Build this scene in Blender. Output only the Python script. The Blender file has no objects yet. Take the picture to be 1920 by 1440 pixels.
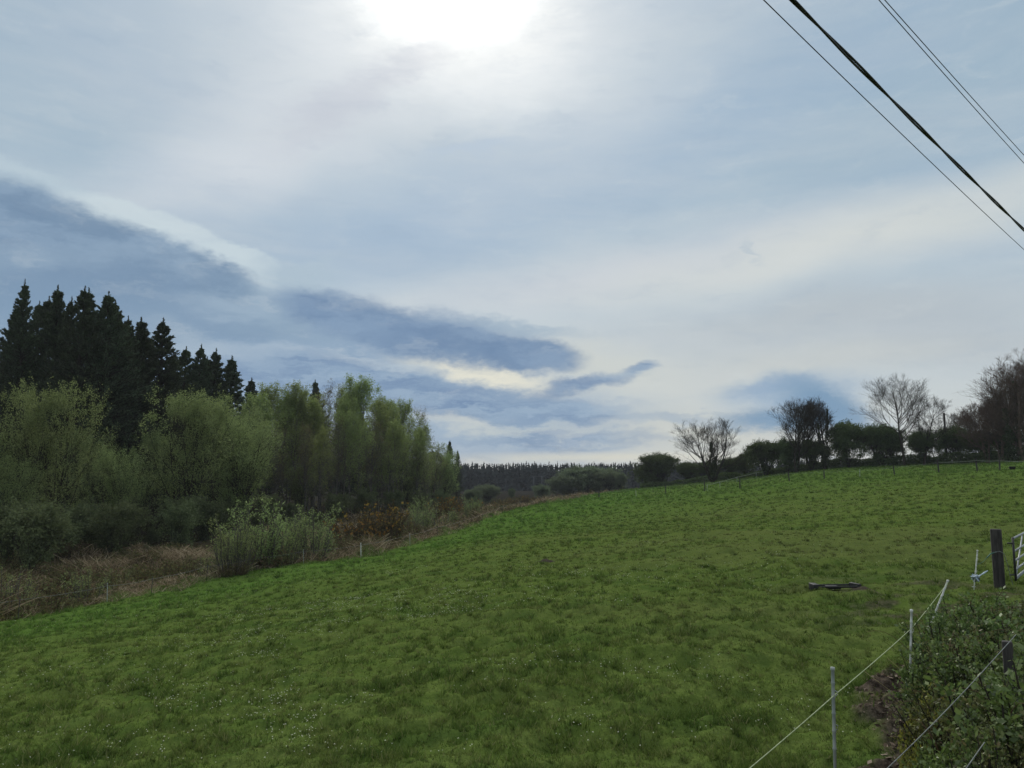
import bpy, math
import numpy as np
from mathutils import Vector

SC = bpy.context.scene
COL = SC.collection
rad = math.radians

# ------------------------------------------------------------------ camera
F = 1443.0            # focal length in pixels of the 1920 px wide photograph
PITCH = math.atan(170.0 / F)
CZ = 2.6              # eye height above the near field
cam_data = bpy.data.cameras.new("camera")
cam_data.sensor_width = 36.0
cam_data.lens = 36.0 * F / 1920.0
cam_data.clip_start = 0.1
cam_data.clip_end = 12000.0
cam = bpy.data.objects.new("camera", cam_data)
cam.location = (0, 0, CZ)
cam.rotation_euler = (rad(90) + PITCH, 0, 0)
COL.objects.link(cam)
SC.camera = cam
SC.view_settings.view_transform = 'Standard'
SC.view_settings.look = 'None'
SC.view_settings.exposure = 0.0
SC.view_settings.gamma = 1.0
SC.cycles.max_bounces = 6
SC.cycles.diffuse_bounces = 3
SC.cycles.transmission_bounces = 3
SC.cycles.transparent_max_bounces = 4
SC.cycles.volume_bounces = 0

CP, SP = math.cos(PITCH), math.sin(PITCH)


def ray(px, py):
    u, v = (px - 960) / F, (720 - py) / F
    return np.array([u, CP - v * SP, SP + v * CP])


def at_px(px, py, d):
    """world point d metres in front, on the sight line of a photograph position"""
    r = ray(px, py)
    return r * (d / r[1]) + np.array([0, 0, CZ])


def azel(px, py):
    r = ray(px, py)
    r = r / np.linalg.norm(r)
    return math.degrees(math.atan2(r[0], r[1])), math.degrees(math.asin(r[2]))


def lin(c):
    out = []
    for v in c[:3]:
        v = v / 255.0
        out.append(v / 12.92 if v <= 0.04045 else ((v + 0.055) / 1.055) ** 2.4)
    return out


# ------------------------------------------------------------------ node helper
class NT:
    def __init__(s, tree):
        s.t = tree

    def node(s, kind, **kw):
        n = s.t.nodes.new(kind)
        for k, v in kw.items():
            setattr(n, k, v)
        return n

    def put(s, sock, v):
        if hasattr(v, 'is_output') or isinstance(v, bpy.types.NodeSocket):
            s.t.links.new(v, sock)
        elif v is not None:
            sock.default_value = v

    def m(s, op, a, b=None, c=None, clamp=False):
        n = s.node('ShaderNodeMath', operation=op, use_clamp=clamp)
        s.put(n.inputs[0], a)
        if b is not None:
            s.put(n.inputs[1], b)
        if c is not None:
            s.put(n.inputs[2], c)
        return n.outputs[0]

    def vm(s, op, a, b=None, out=0):
        n = s.node('ShaderNodeVectorMath', operation=op)
        s.put(n.inputs[0], a)
        if b is not None:
            if op == 'SCALE':
                s.put(n.inputs['Scale'], b)
            else:
                s.put(n.inputs[1], b)
        return n.outputs[out]

    def ramp(s, v, a0, a1, b0=0.0, b1=1.0, smooth=True):
        n = s.node('ShaderNodeMapRange', interpolation_type='SMOOTHSTEP' if smooth else 'LINEAR')
        for i, x in enumerate((v, a0, a1, b0, b1)):
            s.put(n.inputs[i], x)
        return n.outputs[0]

    def mix(s, f, a, b, mode='MIX'):
        n = s.node('ShaderNodeMix', data_type='RGBA', blend_type=mode)
        s.put(n.inputs[0], f)
        for i, x in ((6, a), (7, b)):
            if isinstance(x, (tuple, list)):
                x = tuple(x[:3]) + (1.0,)
            s.put(n.inputs[i], x)
        return n.outputs[2]

    def noise(s, vec, scale, detail=3, rough=0.55, out=0, dist=0.0, dims='3D'):
        n = s.node('ShaderNodeTexNoise', noise_dimensions=dims)
        s.put(n.inputs['Vector'], vec)
        n.inputs['Scale'].default_value = scale
        n.inputs['Detail'].default_value = detail
        n.inputs['Roughness'].default_value = rough
        n.inputs['Distortion'].default_value = dist
        return n.outputs[out]

    def mapping(s, vec, loc=(0, 0, 0), rot=(0, 0, 0), scale=(1, 1, 1), kind='POINT'):
        n = s.node('ShaderNodeMapping', vector_type=kind)
        s.put(n.inputs['Vector'], vec)
        n.inputs['Location'].default_value = loc
        n.inputs['Rotation'].default_value = rot
        n.inputs['Scale'].default_value = scale
        return n.outputs[0]


# ------------------------------------------------------------------ sky and sun
SUN_AZ, SUN_EL = azel(835, 25)
world = bpy.data.worlds.new("World")
SC.world = world
world.use_nodes = True
world.node_tree.nodes.clear()
w = NT(world.node_tree)
tc = w.node('ShaderNodeTexCoord').outputs['Generated']
sep = w.node('ShaderNodeSeparateXYZ')
w.put(sep.inputs[0], tc)
AZ = w.m('MULTIPLY', w.m('ARCTAN2', sep.outputs[0], sep.outputs[1]), 57.29578)
EL = w.m('MULTIPLY', w.m('ARCSINE', sep.outputs[2]), 57.29578)
comb = w.node('ShaderNodeCombineXYZ')
w.put(comb.inputs[0], AZ)
w.put(comb.inputs[1], EL)
AE = comb.outputs[0]
SKYK = 10.0            # the background runs at strength 0.1


def skc(c, k=1.0):
    c = (c[0] * 0.998, c[1] * 1.0, c[2] * 0.988)
    return [v * SKYK * k for v in lin(c)]


nish = w.node('ShaderNodeTexSky', sky_type='NISHITA', sun_disc=False)
nish.sun_elevation = rad(SUN_EL)
nish.sun_rotation = rad(SUN_AZ)
nish.air_density = 1.0
nish.dust_density = 1.5

# veil of thin high cloud, its colour changing with height above the horizon
cr = w.node('ShaderNodeValToRGB')
w.put(cr.inputs[0], w.m('DIVIDE', EL, 40.0))
stops = [(0.0, (208, 210, 203)), (0.06, (200, 204, 202)), (0.16, (192, 202, 206)), (0.30, (179, 195, 206)),
         (0.50, (163, 185, 201)), (0.70, (158, 181, 197)), (0.82, (166, 186, 203)), (1.0, (250, 252, 255))]  # last stop, overhead and out of view, is brightened as added fill light
el_ = cr.color_ramp.elements
while len(el_) < len(stops):
    el_.new(0.5)
for e, (p, c) in zip(el_, stops):
    e.position = p
    e.color = tuple(lin(c)) + (1,)
veil = w.vm('SCALE', cr.outputs[0], SKYK)
sky = w.mix(0.93, nish.outputs[0], veil)

# shared warps, so that every cloud edge is ragged the same natural way
n1 = w.vm('SUBTRACT', w.noise(w.mapping(AE, scale=(0.055, 0.09, 1)), 1.0, 3, 0.5, out=1), (0.5, 0.5, 0.5))
n2 = w.vm('SUBTRACT', w.noise(w.mapping(AE, scale=(0.22, 0.42, 1), loc=(3.1, 7.7, 0)), 1.0, 7, 0.68, out=1), (0.5, 0.5, 0.5))
n3 = w.vm('SUBTRACT', w.noise(w.mapping(AE, scale=(0.30, 1.1, 1), loc=(9.1, 1.7, 0)), 1.0, 7, 0.66, out=1), (0.5, 0.5, 0.5))
V0 = w.vm('ADD', AE, w.vm('MULTIPLY', n1, (10, 6, 0)))
V1 = w.vm('ADD', w.vm('ADD', AE, w.vm('MULTIPLY', n1, (1.6, 1.0, 0))), w.vm('MULTIPLY', n2, (3.6, 2.6, 0)))
V2 = w.vm('ADD', w.vm('ADD', AE, w.vm('MULTIPLY', n2, (5.0, 2.8, 0))), w.vm('MULTIPLY', n3, (5.0, 2.0, 0)))
WARP = {0: V0, 1: V1, 2: V2, -1: AE}


def blob(px, py, a, b, ang, warp=0, soft=(1.6, 0.2)):
    """0..1 mask of a soft ellipse in azimuth / elevation"""
    c = azel(px, py)
    dx = azel(px + 5, py)
    dy = azel(px, py + 5)
    kx = math.hypot(dx[0] - c[0], dx[1] - c[1]) / 5
    ky = math.hypot(dy[0] - c[0], dy[1] - c[1]) / 5
    shear = math.atan2(dx[1] - c[1], dx[0] - c[0])
    t = rad(ang)
    # long axis vector carried into degrees
    lx = (math.cos(t) * kx, math.sin(t) * ky)
    L = math.hypot(*lx)
    th = math.atan2(lx[1], lx[0]) + shear
    S = math.hypot(math.sin(t) * kx, math.cos(t) * ky)
    q = w.mapping(WARP[warp], loc=(c[0], c[1], 0), rot=(0, 0, th), scale=(a * L, b * S, 1), kind='TEXTURE')
    # z is zero in every warp, so the length is the ellipse radius
    r = w.vm('LENGTH', q, out=1)
    return w.ramp(r, soft[0], soft[1])


def lay(col, px, py, a, b, ang, color, op=1.0, warp=0, soft=(1.6, 0.2), k=1.0):
    f = blob(px, py, a, b, ang, warp, soft)
    if op != 1.0:
        f = w.m('MULTIPLY', f, op)
    return w.mix(f, col, skc(color, k))


# broad soft bands of the veil
L = lay
SO = (1.9, 0.0)
sky = L(sky, 330, 130, 330, 130, -10, (176, 190, 208), 0.5, 0, SO)
sky = L(sky, 130, 235, 330, 60, -5, (160, 182, 202), 0.6, 0, SO)
sky = L(sky, 500, 265, 300, 80, 28, (209, 216, 226), 0.85, 0, SO)
sky = L(sky, 680, 160, 330, 110, 28, (214, 220, 230), 0.75, 0, SO)
sky = L(sky, 840, 400, 500, 90, 17, (156, 180, 207), 0.8, 0, SO)
sky = L(sky, 1380, 200, 330, 85, 24, (158, 181, 205), 0.7, 0, SO)
sky = L(sky, 1160, 330, 300, 60, 24, (168, 188, 210), 0.5, 0, SO)
sky = L(sky, 1150, 520, 380, 50, 12, (206, 211, 219), 0.8, 0, SO)
sky = L(sky, 1120, 250, 300, 60, 32, (190, 203, 218), 0.5, 0, SO)
sky = L(sky, 1560, 460, 430, 58, 17, (213, 217, 217), 0.9, 0, SO)
sky = L(sky, 1800, 400, 200, 40, 20, (206, 212, 214), 0.55, 0, SO)
sky = L(sky, 1700, 250, 260, 60, 22, (158, 180, 200), 0.5, 0, SO)
sky = L(sky, 1500, 610, 400, 45, 8, (186, 192, 198), 0.6, 0, SO)
sky = L(sky, 1780, 640, 280, 70, 0, (180, 189, 199), 0.7, 0, SO)
sky = L(sky, 1450, 690, 300, 30, 4, (200, 203, 202), 0.6, 0, SO)
# fine fibres running through the high veil
fib = w.noise(w.mapping(V0, rot=(0, 0, rad(-17)), scale=(0.05, 0.36, 1)), 1.0, 5, 0.6)
sky = w.mix(w.ramp(fib, 0.35, 0.75, 0.0, 0.26), sky, skc((206, 212, 218)))
fib2 = w.noise(w.mapping(V0, rot=(0, 0, rad(-22)), loc=(5, 3, 0), scale=(0.03, 0.14, 1)), 1.0, 4, 0.55)
sky = w.mix(w.ramp(fib2, 0.48, 0.8, 0.0, 0.28), sky, skc((150, 174, 202)))
# glow of the hidden sun in the veil
sky = L(sky, 830, 70, 470, 260, 8, (208, 216, 225), 0.7, 0, (1.8, 0.0))
sky = L(sky, 850, 60, 290, 150, -6, (228, 233, 240), 0.85, 0, (1.8, 0.0))
sky = L(sky, 880, 60, 150, 100, -30, (244, 247, 251), 0.85, 2, (1.9, 0.0))
sky = L(sky, 850, 20, 230, 150, -6, (243, 246, 250), 0.8, 2, (1.9, 0.0))
sky = L(sky, 855, -10, 150, 100, -4, (255, 255, 255), 1.0, 2, (1.9, 0.0), 1.05)
sky = L(sky, 845, -60, 120, 105, 0, (255, 255, 255), 1.0, 1, (1.9, 0.0), 1.8)
sky = L(sky, 830, -110, 90, 70, 0, (255, 255, 255), 1.0, 0, (1.9, 0.0), 6.0)
# lilac wisps below the glow
sky = L(sky, 620, 205, 110, 40, 30, (192, 197, 212), 0.5, 2, SO)
sky = L(sky, 760, 120, 90, 30, 30, (205, 208, 220), 0.4, 2, SO)
sky = L(sky, 880, 275, 90, 14, 5, (184, 200, 220), 0.5, 2, (1.6, 0.2))
sky = L(sky, 1415, 475, 26, 9, -40, (172, 188, 204), 0.45, 2, (1.6, 0.2))
# cloud texture used to break up every low cloud body
tx = w.noise(w.mapping(V2, scale=(0.13, 0.34, 1)), 1.0, 5, 0.6)
txs = w.noise(w.mapping(V2, scale=(0.10, 0.75, 1), loc=(4, 2, 0)), 1.0, 5, 0.6)
# grey blue mass low on the left and centre
sky = L(sky, 180, 640, 620, 110, -6, (142, 165, 192), 0.9, 0, (1.5, 0.4))
sky = L(sky, 740, 720, 400, 90, -8, (140, 164, 192), 0.9, 0, (1.5, 0.4))
sky = L(sky, 980, 805, 350, 60, -3, (158, 178, 200), 0.95, 1, (1.6, 0.3))
# pale light between the low clouds
sky = L(sky, 340, 630, 120, 26, -22, (186, 200, 213), 0.8, 2, (1.6, 0.0))
sky = L(sky, 480, 655, 110, 20, 0, (176, 192, 209), 0.7, 2, (1.6, 0.0))
sky = L(sky, 1130, 690, 150, 50, -10, (206, 210, 208), 0.8, 1, (1.5, 0.2))
sky = L(sky, 910, 704, 150, 23, -9, (228, 226, 214), 1.0, 1, (1.5, 0.3))
sky = L(sky, 700, 682, 110, 13, -10, (190, 202, 213), 0.8, 2, (1.6, 0.2))
sky = L(sky, 860, 785, 110, 24, -14, (206, 210, 208), 0.9, 2, (1.6, 0.1))
sky = L(sky, 1000, 815, 120, 16, 0, (196, 204, 206), 0.8, 2, (1.6, 0.1))
sky = L(sky, 1300, 815, 200, 50, 0, (212, 212, 204), 0.8, 1, (1.6, 0.1))
# big left cloud: lit upper rim, then the dark body
rimn = w.ramp(w.noise(w.mapping(V1, scale=(0.25, 0.5, 1)), 1.0, 5, 0.6), 0.3, 0.7, 0.75, 1.0)
for args, op, c in (((-60, 440, 330, 130, -20, 1, (1.16, 0.86)), 0.75, (172, 192, 209)), ((130, 422, 250, 80, -24, 1, (1.10, 0.88)), 0.8, (186, 203, 216)),
                    ((320, 466, 215, 58, -24, 1, (1.10, 0.86)), 0.95, (202, 215, 224)), ((450, 500, 85, 38, -26, 1, (1.12, 0.8)), 0.95, (198, 212, 222))):
    sky = w.mix(w.m('MULTIPLY', w.m('MULTIPLY', blob(*args), op), rimn), sky, skc(c))
dark1 = w.mix(w.ramp(tx, 0.35, 0.68), skc((118, 143, 172)), skc((142, 165, 191)))
for args, op in (((-70, 462, 320, 130, -17, 1, (1.18, 0.78)), 0.95), ((130, 456, 235, 78, -23, 1, (1.25, 0.7)), 0.93), ((320, 506, 175, 52, -20, 1, (1.2, 0.7)), 0.93),
                 ((440, 532, 66, 26, -14, 1, (1.25, 0.6)), 0.9)):
    sky = w.mix(w.m('MULTIPLY', blob(*args), op), sky, dark1)
sky = w.mix(w.m('MULTIPLY', blob(120, 545, 330, 60, -10, 1, (1.6, 0.3)), 0.85), sky, skc((124, 149, 178)))
sky = L(sky, 60, 492, 180, 18, 4, (148, 170, 193), 0.5, 1, SO)
sky = L(sky, 60, 590, 420, 60, -6, (128, 154, 182), 0.6, 0, SO)
# middle cloud
sky = L(sky, 545, 548, 80, 40, -30, (172, 190, 207), 0.75, 1, (1.6, 0.1))
sky = L(sky, 480, 590, 110, 26, -10, (164, 183, 203), 0.7, 2, (1.6, 0.1))
sky = L(sky, 580, 520, 60, 26, 20, (176, 194, 209), 0.6, 2, SO)
sky = L(sky, 560, 595, 130, 44, -12, (146, 169, 192), 0.75, 2, (1.5, 0.1))
sky = L(sky, 460, 612, 100, 22, -8, (128, 153, 181), 0.7, 2, (1.6, 0.1))
mid = w.mix(w.ramp(tx, 0.35, 0.72), skc((112, 138, 172)), skc((134, 158, 188)))
for args in ((600, 578, 80, 34, -10, 1, (1.5, 0.2)), (700, 612, 170, 44, -13, 1, (1.35, 0.45)), (850, 640, 190, 46, -9, 1, (1.3, 0.5)), (985, 668, 108, 33, -6, 1, (1.25, 0.6))):
    sky = w.mix(w.m('MULTIPLY', blob(*args), 0.93), sky, mid)
sky = L(sky, 970, 612, 110, 14, -8, (152, 174, 196), 0.6, 2, (1.6, 0.1))
# lower bank
low = w.mix(w.ramp(txs, 0.36, 0.66), skc((116, 142, 177)), skc((150, 172, 197)))
for args, op in (((560, 700, 200, 40, -5, 1, (1.4, 0.3)), 0.9), ((790, 740, 230, 36, -9, 2, (1.5, 0.3)), 0.95),
                 ((1030, 770, 150, 24, -3, 2, (1.5, 0.3)), 0.9), ((1100, 718, 110, 16, 12, 1, (1.5, 0.3)), 0.9),
                 ((1205, 687, 34, 12, 8, 1, (1.4, 0.3)), 0.85), ((1030, 826, 190, 16, 0, 2, (1.6, 0.2)), 0.85), ((880, 765, 120, 16, -10, 2, (1.6, 0.2)), 0.7),
                 ((840, 850, 160, 12, 0, 1, (1.6, 0.2)), 0.7)):
    sky = w.mix(w.m('MULTIPLY', blob(*args), op), sky, low)
# right cloud
sky = L(sky, 1480, 738, 140, 36, 4, (156, 178, 202), 0.85, 1, (1.5, 0.2))
sky = L(sky, 1440, 728, 80, 12, 6, (146, 170, 198), 0.7, 1, (1.5, 0.2))
sky = L(sky, 1560, 765, 105, 40, -24, (122, 153, 184), 0.95, 1, (1.45, 0.25))
sky = L(sky, 1460, 784, 125, 20, 3, (122, 153, 184), 0.95, 1, (1.5, 0.25))
sky = L(sky, 1270, 785, 90, 12, -3, (158, 176, 196), 0.6, 2, (1.6, 0.2))
# thin bars near the horizon
bars = w.noise(w.mapping(V1, scale=(0.07, 1.1, 1), loc=(2.0, 0.0, 0)), 1.0, 4, 0.55)
nearh = w.ramp(EL, 4.2, 1.2)
sky = w.mix(w.m('MULTIPLY', w.ramp(bars, 0.50, 0.66), w.m('MULTIPLY', nearh, 0.5)), sky, skc((146, 167, 192)))
sky = w.mix(w.m('MULTIPLY', w.ramp(bars, 0.46, 0.34), w.m('MULTIPLY', nearh, 0.4)), sky, skc((214, 214, 206)))
# bright slit just above the far wood
sky = L(sky, 1150, 858, 260, 9, 0, (226, 222, 206), 0.75, -1, (1.8, 0.1))
# faint mottling and threads over the whole sheet of cloud
mot = w.noise(w.mapping(V2, rot=(0, 0, rad(-12)), scale=(0.22, 0.9, 1), loc=(7, 1, 0)), 1.0, 6, 0.62)
sky = w.mix(w.ramp(mot, 0.5, 0.8, 0.0, 0.22), sky, skc((214, 220, 224)))
sky = w.mix(w.ramp(mot, 0.5, 0.2, 0.0, 0.16), sky, skc((138, 162, 190)))
# below the horizon only ground light
sky = w.mix(w.ramp(EL, -0.5, -3.0), sky, skc((60, 70, 50)))
bg = w.node('ShaderNodeBackground')
w.put(bg.inputs[0], sky)
bg.inputs[1].default_value = 1.0 / SKYK
wo = w.node('ShaderNodeOutputWorld')
w.put(wo.inputs[0], bg.outputs[0])
world.cycles.sampling_method = 'MANUAL'
world.cycles.sample_map_resolution = 512

sun_data = bpy.data.lights.new("sun", 'SUN')
sun_data.energy = 2.0
sun_data.angle = rad(14)
sun_data.color = (1.0, 0.95, 0.86)
sun = bpy.data.objects.new("sun", sun_data)
sun.location = (0, 0, 60)
_d = Vector((math.sin(rad(SUN_AZ)) * math.cos(rad(SUN_EL)), math.cos(rad(SUN_AZ)) * math.cos(rad(SUN_EL)), math.sin(rad(SUN_EL))))
sun.rotation_euler = _d.to_track_quat('Z', 'Y').to_euler()
COL.objects.link(sun)

# ------------------------------------------------------------------ mesh and tagging helpers
def mesh_np(name, V, Fq, mat, parent=None, smooth=False, attrs=None, loc=None):
    V = np.asarray(V, dtype=np.float32)
    Fq = np.asarray(Fq, dtype=np.int32)
    me = bpy.data.meshes.new(name)
    n = Fq.shape[1]
    me.vertices.add(len(V))
    me.vertices.foreach_set('co', V.ravel())
    me.loops.add(Fq.size)
    me.loops.foreach_set('vertex_index', Fq.ravel())
    me.polygons.add(len(Fq))
    me.polygons.foreach_set('loop_start', np.arange(0, Fq.size, n, dtype=np.int32))
    if smooth:
        me.polygons.foreach_set('use_smooth', np.ones(len(Fq), dtype=bool))
    me.update(calc_edges=True)
    if attrs:
        for k, a in attrs.items():
            at = me.attributes.new(k, 'FLOAT_COLOR', 'POINT')
            at.data.foreach_set('color', np.asarray(a, dtype=np.float32).ravel())
    me.materials.append(mat)
    o = bpy.data.objects.new(name, me)
    if loc is not None:
        o.location = loc
    COL.objects.link(o)
    if parent is not None:
        o.parent = parent
    return o


def tag(o, label=None, cat=None, group=None, kind=None):
    if label:
        o['label'] = label
    if cat:
        o['category'] = cat
    if group:
        o['group'] = group
    if kind:
        o['kind'] = kind
    return o


def empty(name, loc, rz=0.0, sc=1.0):
    o = bpy.data.objects.new(name, None)
    o.location = tuple(float(v) for v in loc)
    o.rotation_euler = (0, 0, rz)
    o.scale = (sc, sc, sc) if np.isscalar(sc) else sc
    o.empty_display_size = 0.3
    COL.objects.link(o)
    return o


def copy_tree(o, loc, rz=0.0, sc=1.0):
    c = o.copy()
    COL.objects.link(c)
    c.location = tuple(float(v) for v in loc)
    c.rotation_euler = (0, 0, rz)
    c.scale = (sc, sc, sc) if np.isscalar(sc) else sc
    for ch in list(o.children):
        d = ch.copy()
        COL.objects.link(d)
        d.parent = c
    return c


# ------------------------------------------------------------------ value noise
def _hash(ix, iy, seed):
    h = (ix * 374761393 + iy * 668265263 + seed * 1442695041) & 0xFFFFFFFF
    h = ((h ^ (h >> 13)) * 1274126177) & 0xFFFFFFFF
    h = h ^ (h >> 16)
    return (h & 0xFFFFFF) / float(0xFFFFFF)


def vn(x, y, seed=0):
    x = np.asarray(x, float)
    y = np.asarray(y, float)
    ix = np.floor(x).astype(np.int64)
    iy = np.floor(y).astype(np.int64)
    fx, fy = x - ix, y - iy
    fx = fx * fx * (3 - 2 * fx)
    fy = fy * fy * (3 - 2 * fy)
    a, b = _hash(ix, iy, seed), _hash(ix + 1, iy, seed)
    c, d = _hash(ix, iy + 1, seed), _hash(ix + 1, iy + 1, seed)
    return (a * (1 - fx) + b * fx) * (1 - fy) + (c * (1 - fx) + d * fx) * fy


def fbm(x, y, seed=0, o=4, g=0.5):
    s, a, t = 0.0, 1.0, 0.0
    for i in range(o):
        s = s + a * vn(x * 2 ** i + 17.3 * i, y * 2 ** i - 9.1 * i, seed + i * 7)
        t += a
        a *= g
    return s / t


def sstep(x, a, b):
    t = np.clip((x - a) / (b - a), 0, 1)
    return t * t * (3 - 2 * t)


# ------------------------------------------------------------------ shape of the land
CTRL = np.array([
    # near field and the slope towards the camera
    (5, 6, 0), (8, 8.5, .15), (11, 13, .1), (13, 17.5, .2), (20, 20, .5), (30, 30, 1.3), (0, 7, 0), (0, 12, -.1), (-5, 8, -.4),
    (-10, 15, -1.2), (-20, 30, -2.9), (-17, 36, -2.9), (-12.8, 46, -2.65), (-9.2, 48, -2.5), (-7.2, 55, -2.3), (-4.5, 65, -2.0),
    (-1.2, 88, -1.65), (2.9, 105, -1.4), (17, 150, -1.0), (0, 19, -.3), (0, 45, -1.1), (0, 30, -.7), (-8, 25, -1.5),
    (9, 30, .3), (22, 43, .8), (38, 58, 2.2), (12, 110, -.8), (24, 120, -.2), (30, 100, 1.0), (34, 95, 1.8), (38.5, 95, 2.15),
    (47, 92, 2.75), (46, 82, 2.9), (51, 83, 3.05), (51, 78, 3.15), (34, 170, .1), (45, 150, 1.9), (58, 140, 3.7), (72, 130, 4.25), (83, 125, 4.75),
    (10, 70, -1.2), (20, 80, 0.0), (15, 55, -.4),
    # rough land and the woods
    (-30, 40, -3.3), (-40, 60, -3.5), (-20, 70, -3.3), (-60, 90, -3.6), (0, 130, -3.0), (-30, 150, -3.8), (10, 200, -3.6),
    (20, 300, -5), (0, 450, -6), (-170, 450, -6), (170, 450, -5), (-90, 200, -4), (-60, 40, -3.4), (-150, 100, -4),
    (70, 250, 0.2), (130, 250, 2.0), (80, 95, 5.0), (120, 120, 5.5), (90, 60, 4.6), (60, 30, 2.6), (40, 0, 1.5),
    # road bank the camera stands on
    (0, 1.0, 1.0), (3, 3, .8), (-4, 2, .7), (0, 4.4, .25), (5, 2.5, .8), (0, -8, 1.0), (20, -10, 1.0), (-20, -10, .2),
    (0, -60, 0), (-60, -30, -2), (80, -60, 2), (-400, 400, -6), (400, 400, 2), (0, 900, -6), (-900, 0, -6), (900, 0, 3), (0, -900, 0),
    (0, 2600, -6), (-2600, 0, -6), (2600, 0, 0), (0, -2600, 0), (1500, 1500, -5), (-1500, 1500, -6)], float)


def _q(x, y):
    r = np.hypot(x, y) + 1e-6
    g = 10 * np.log1p(r / 10.0) / r
    return x * g, y * g


_cx, _cy = _q(CTRL[:, 0], CTRL[:, 1])


def _phi(r2):
    return np.where(r2 > 1e-9, 0.5 * r2 * np.log(r2 + 1e-12), 0.0)


_n = len(CTRL)
_A = np.zeros((_n + 3, _n + 3))
_A[:_n, :_n] = _phi((_cx[:, None] - _cx[None]) ** 2 + (_cy[:, None] - _cy[None]) ** 2) + np.eye(_n) * 0.08
_A[:_n, _n:] = np.stack([np.ones(_n), _cx, _cy], 1)
_A[_n:, :_n] = _A[:_n, _n:].T
_w = np.linalg.solve(_A, np.concatenate([CTRL[:, 2], [0, 0, 0]]))

# edge between the pasture (right of it) and the rough land (left of it), as x over y
EDGE_Y = np.array([-3000, -20, 5, 22, 30, 36, 41, 46, 48, 55, 65, 88, 105, 150, 200, 260, 600, 3000], float)
EDGE_X = np.array([-60, -40, -27, -22.5, -20, -17.2, -15.9, -12.8, -9.4, -7.3, -4.6, -1.0, 3.2, 16, 30, 60, 300, 1500], float)


def edge_dist(x, y):
    """metres to the right of the pasture edge (negative in the rough land)"""
    ex = np.interp(y, EDGE_Y, EDGE_X)
    return (x - ex) * 0.78 + (fbm(x * 0.5, y * 0.5, 5, 2) - 0.5) * 0.8


def h0(x, y):
    x = np.atleast_1d(np.asarray(x, float))
    y = np.atleast_1d(np.asarray(y, float))
    qx, qy = _q(x, y)
    z = np.empty(x.shape)
    for i in range(0, x.size, 20000):
        s = slice(i, i + 20000)
        r2 = (qx.ravel()[s, None] - _cx[None]) ** 2 + (qy.ravel()[s, None] - _cy[None]) ** 2
        z.ravel()[s] = _phi(r2) @ _w[:_n] + _w[_n] + _w[_n + 1] * qx.ravel()[s] + _w[_n + 2] * qy.ravel()[s]
    return z


SOILX = lambda y: 3.5 + 0.5 * (y - 6.5)     # line of the bare soil strip beside the near stakes


def zones(x, y):
    e = edge_dist(x, y)
    rough = sstep(-e, -0.2, 0.6)
    # bank with bare soil beneath the hedge on the right
    c = (y - 7.3) * 0.52 + 3.15 + (fbm(x * 1.3, y * 1.3, 31, 3) - 0.5) * 1.1
    soil = sstep(x, c - 0.2, c + 0.2) * sstep(y, 4.0, 5.0) * sstep(-y, -11.2, -10.2) * sstep(c + 1.6 - x, 0, .6)
    # poached mud around the gateway
    g = fbm(x * 1.1, y * 2.0, 41, 4)
    mud = sstep(g, 0.44, 0.58) * np.exp(-(((x - 9.0) / 2.4) ** 2 + ((y - 14.0) / 4.0) ** 2))
    mud = np.clip(mud * 1.7, 0, 0.7)
    return e, rough, soil, mud


def mound(x, y):
    return fbm(x * 0.42 + 3, y * 0.30, 14, 2)


def h(x, y, fine=True):
    x = np.atleast_1d(np.asarray(x, float))
    y = np.atleast_1d(np.asarray(y, float))
    z = h0(x, y)
    r = np.hypot(x, y)
    e, rough, soil, mud = zones(x, y)
    # drop off the pasture, then mounds and hollows in the rough
    z = z - 0.45 * sstep(-e, 0.0, 1.6) * sstep(-r, -400, -150)
    near = sstep(-r, -260, -120)
    z = z + rough * near * ((fbm(x * 0.22, y * 0.22, 11, 3) - 0.45) * 1.0 + (mound(x, y) - 0.45) * 2.2 + (fbm(x * 0.9, y * 0.9, 12, 3) - 0.5) * 0.4)
    fld = (1 - rough)
    z = z + fld * sstep(-r, -200, -60) * (fbm(x * 0.16, y * 0.16, 21, 2) - 0.5) * 0.28
    if fine:
        f1 = sstep(-r, -130, -50)
        f2 = sstep(-r, -60, -25)
        f3 = sstep(-r, -26, -12)
        z = z + fld * f1 * (fbm(x * 0.8, y * 1.3, 22, 2) - 0.5) * 0.20
        z = z + fld * f2 * (fbm(x * 2.4, y * 3.0, 23, 3) - 0.5) * 0.20
        z = z + fld * f3 * (fbm(x * 7, y * 7, 24, 2) - 0.5) * 0.09
        z = z + mud * f3 * (fbm(x * 5, y * 6, 25, 3) - 0.55) * 0.22
        z = z + soil * (0.06 + (fbm(x * 4, y * 4, 26, 4) - 0.5) * 0.34)
    return z


def hz(x, y):
    return float(h(x, y, False)[0])


def ground_at(px, py, d0=3.0, d1=600.0):
    """first meeting of the sight line through a photograph position with the land"""
    ds = np.geomspace(d0, d1, 2500)
    r = ray(px, py)
    X = r[0] / r[1] * ds
    Z = r[2] / r[1] * ds + CZ
    G = h(X, ds, False)
    k = np.argmax(Z < G)
    if not (Z < G).any():
        k = len(ds) - 1
    return np.array([X[k], ds[k], G[k]])


def stand(px, d, ytop):
    """spot on the land at distance d seen at column px, and the height a thing there needs to reach row ytop"""
    x = (px - 960) / F * d
    for _ in range(3):
        z = hz(x, d)
        py = 890 - (z - CZ) / d * F
        t = at_px(px, (min(py, 1400) + ytop) / 2, d)
        x = t[0]
    return np.array([x, d, hz(x, d)]), at_px(px, ytop, d)[2] - hz(x, d)


# ------------------------------------------------------------------ materials
def new_mat(name):
    m = bpy.data.materials.new(name)
    m.use_nodes = True
    m.node_tree.nodes.clear()
    return m, NT(m.node_tree)


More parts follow.
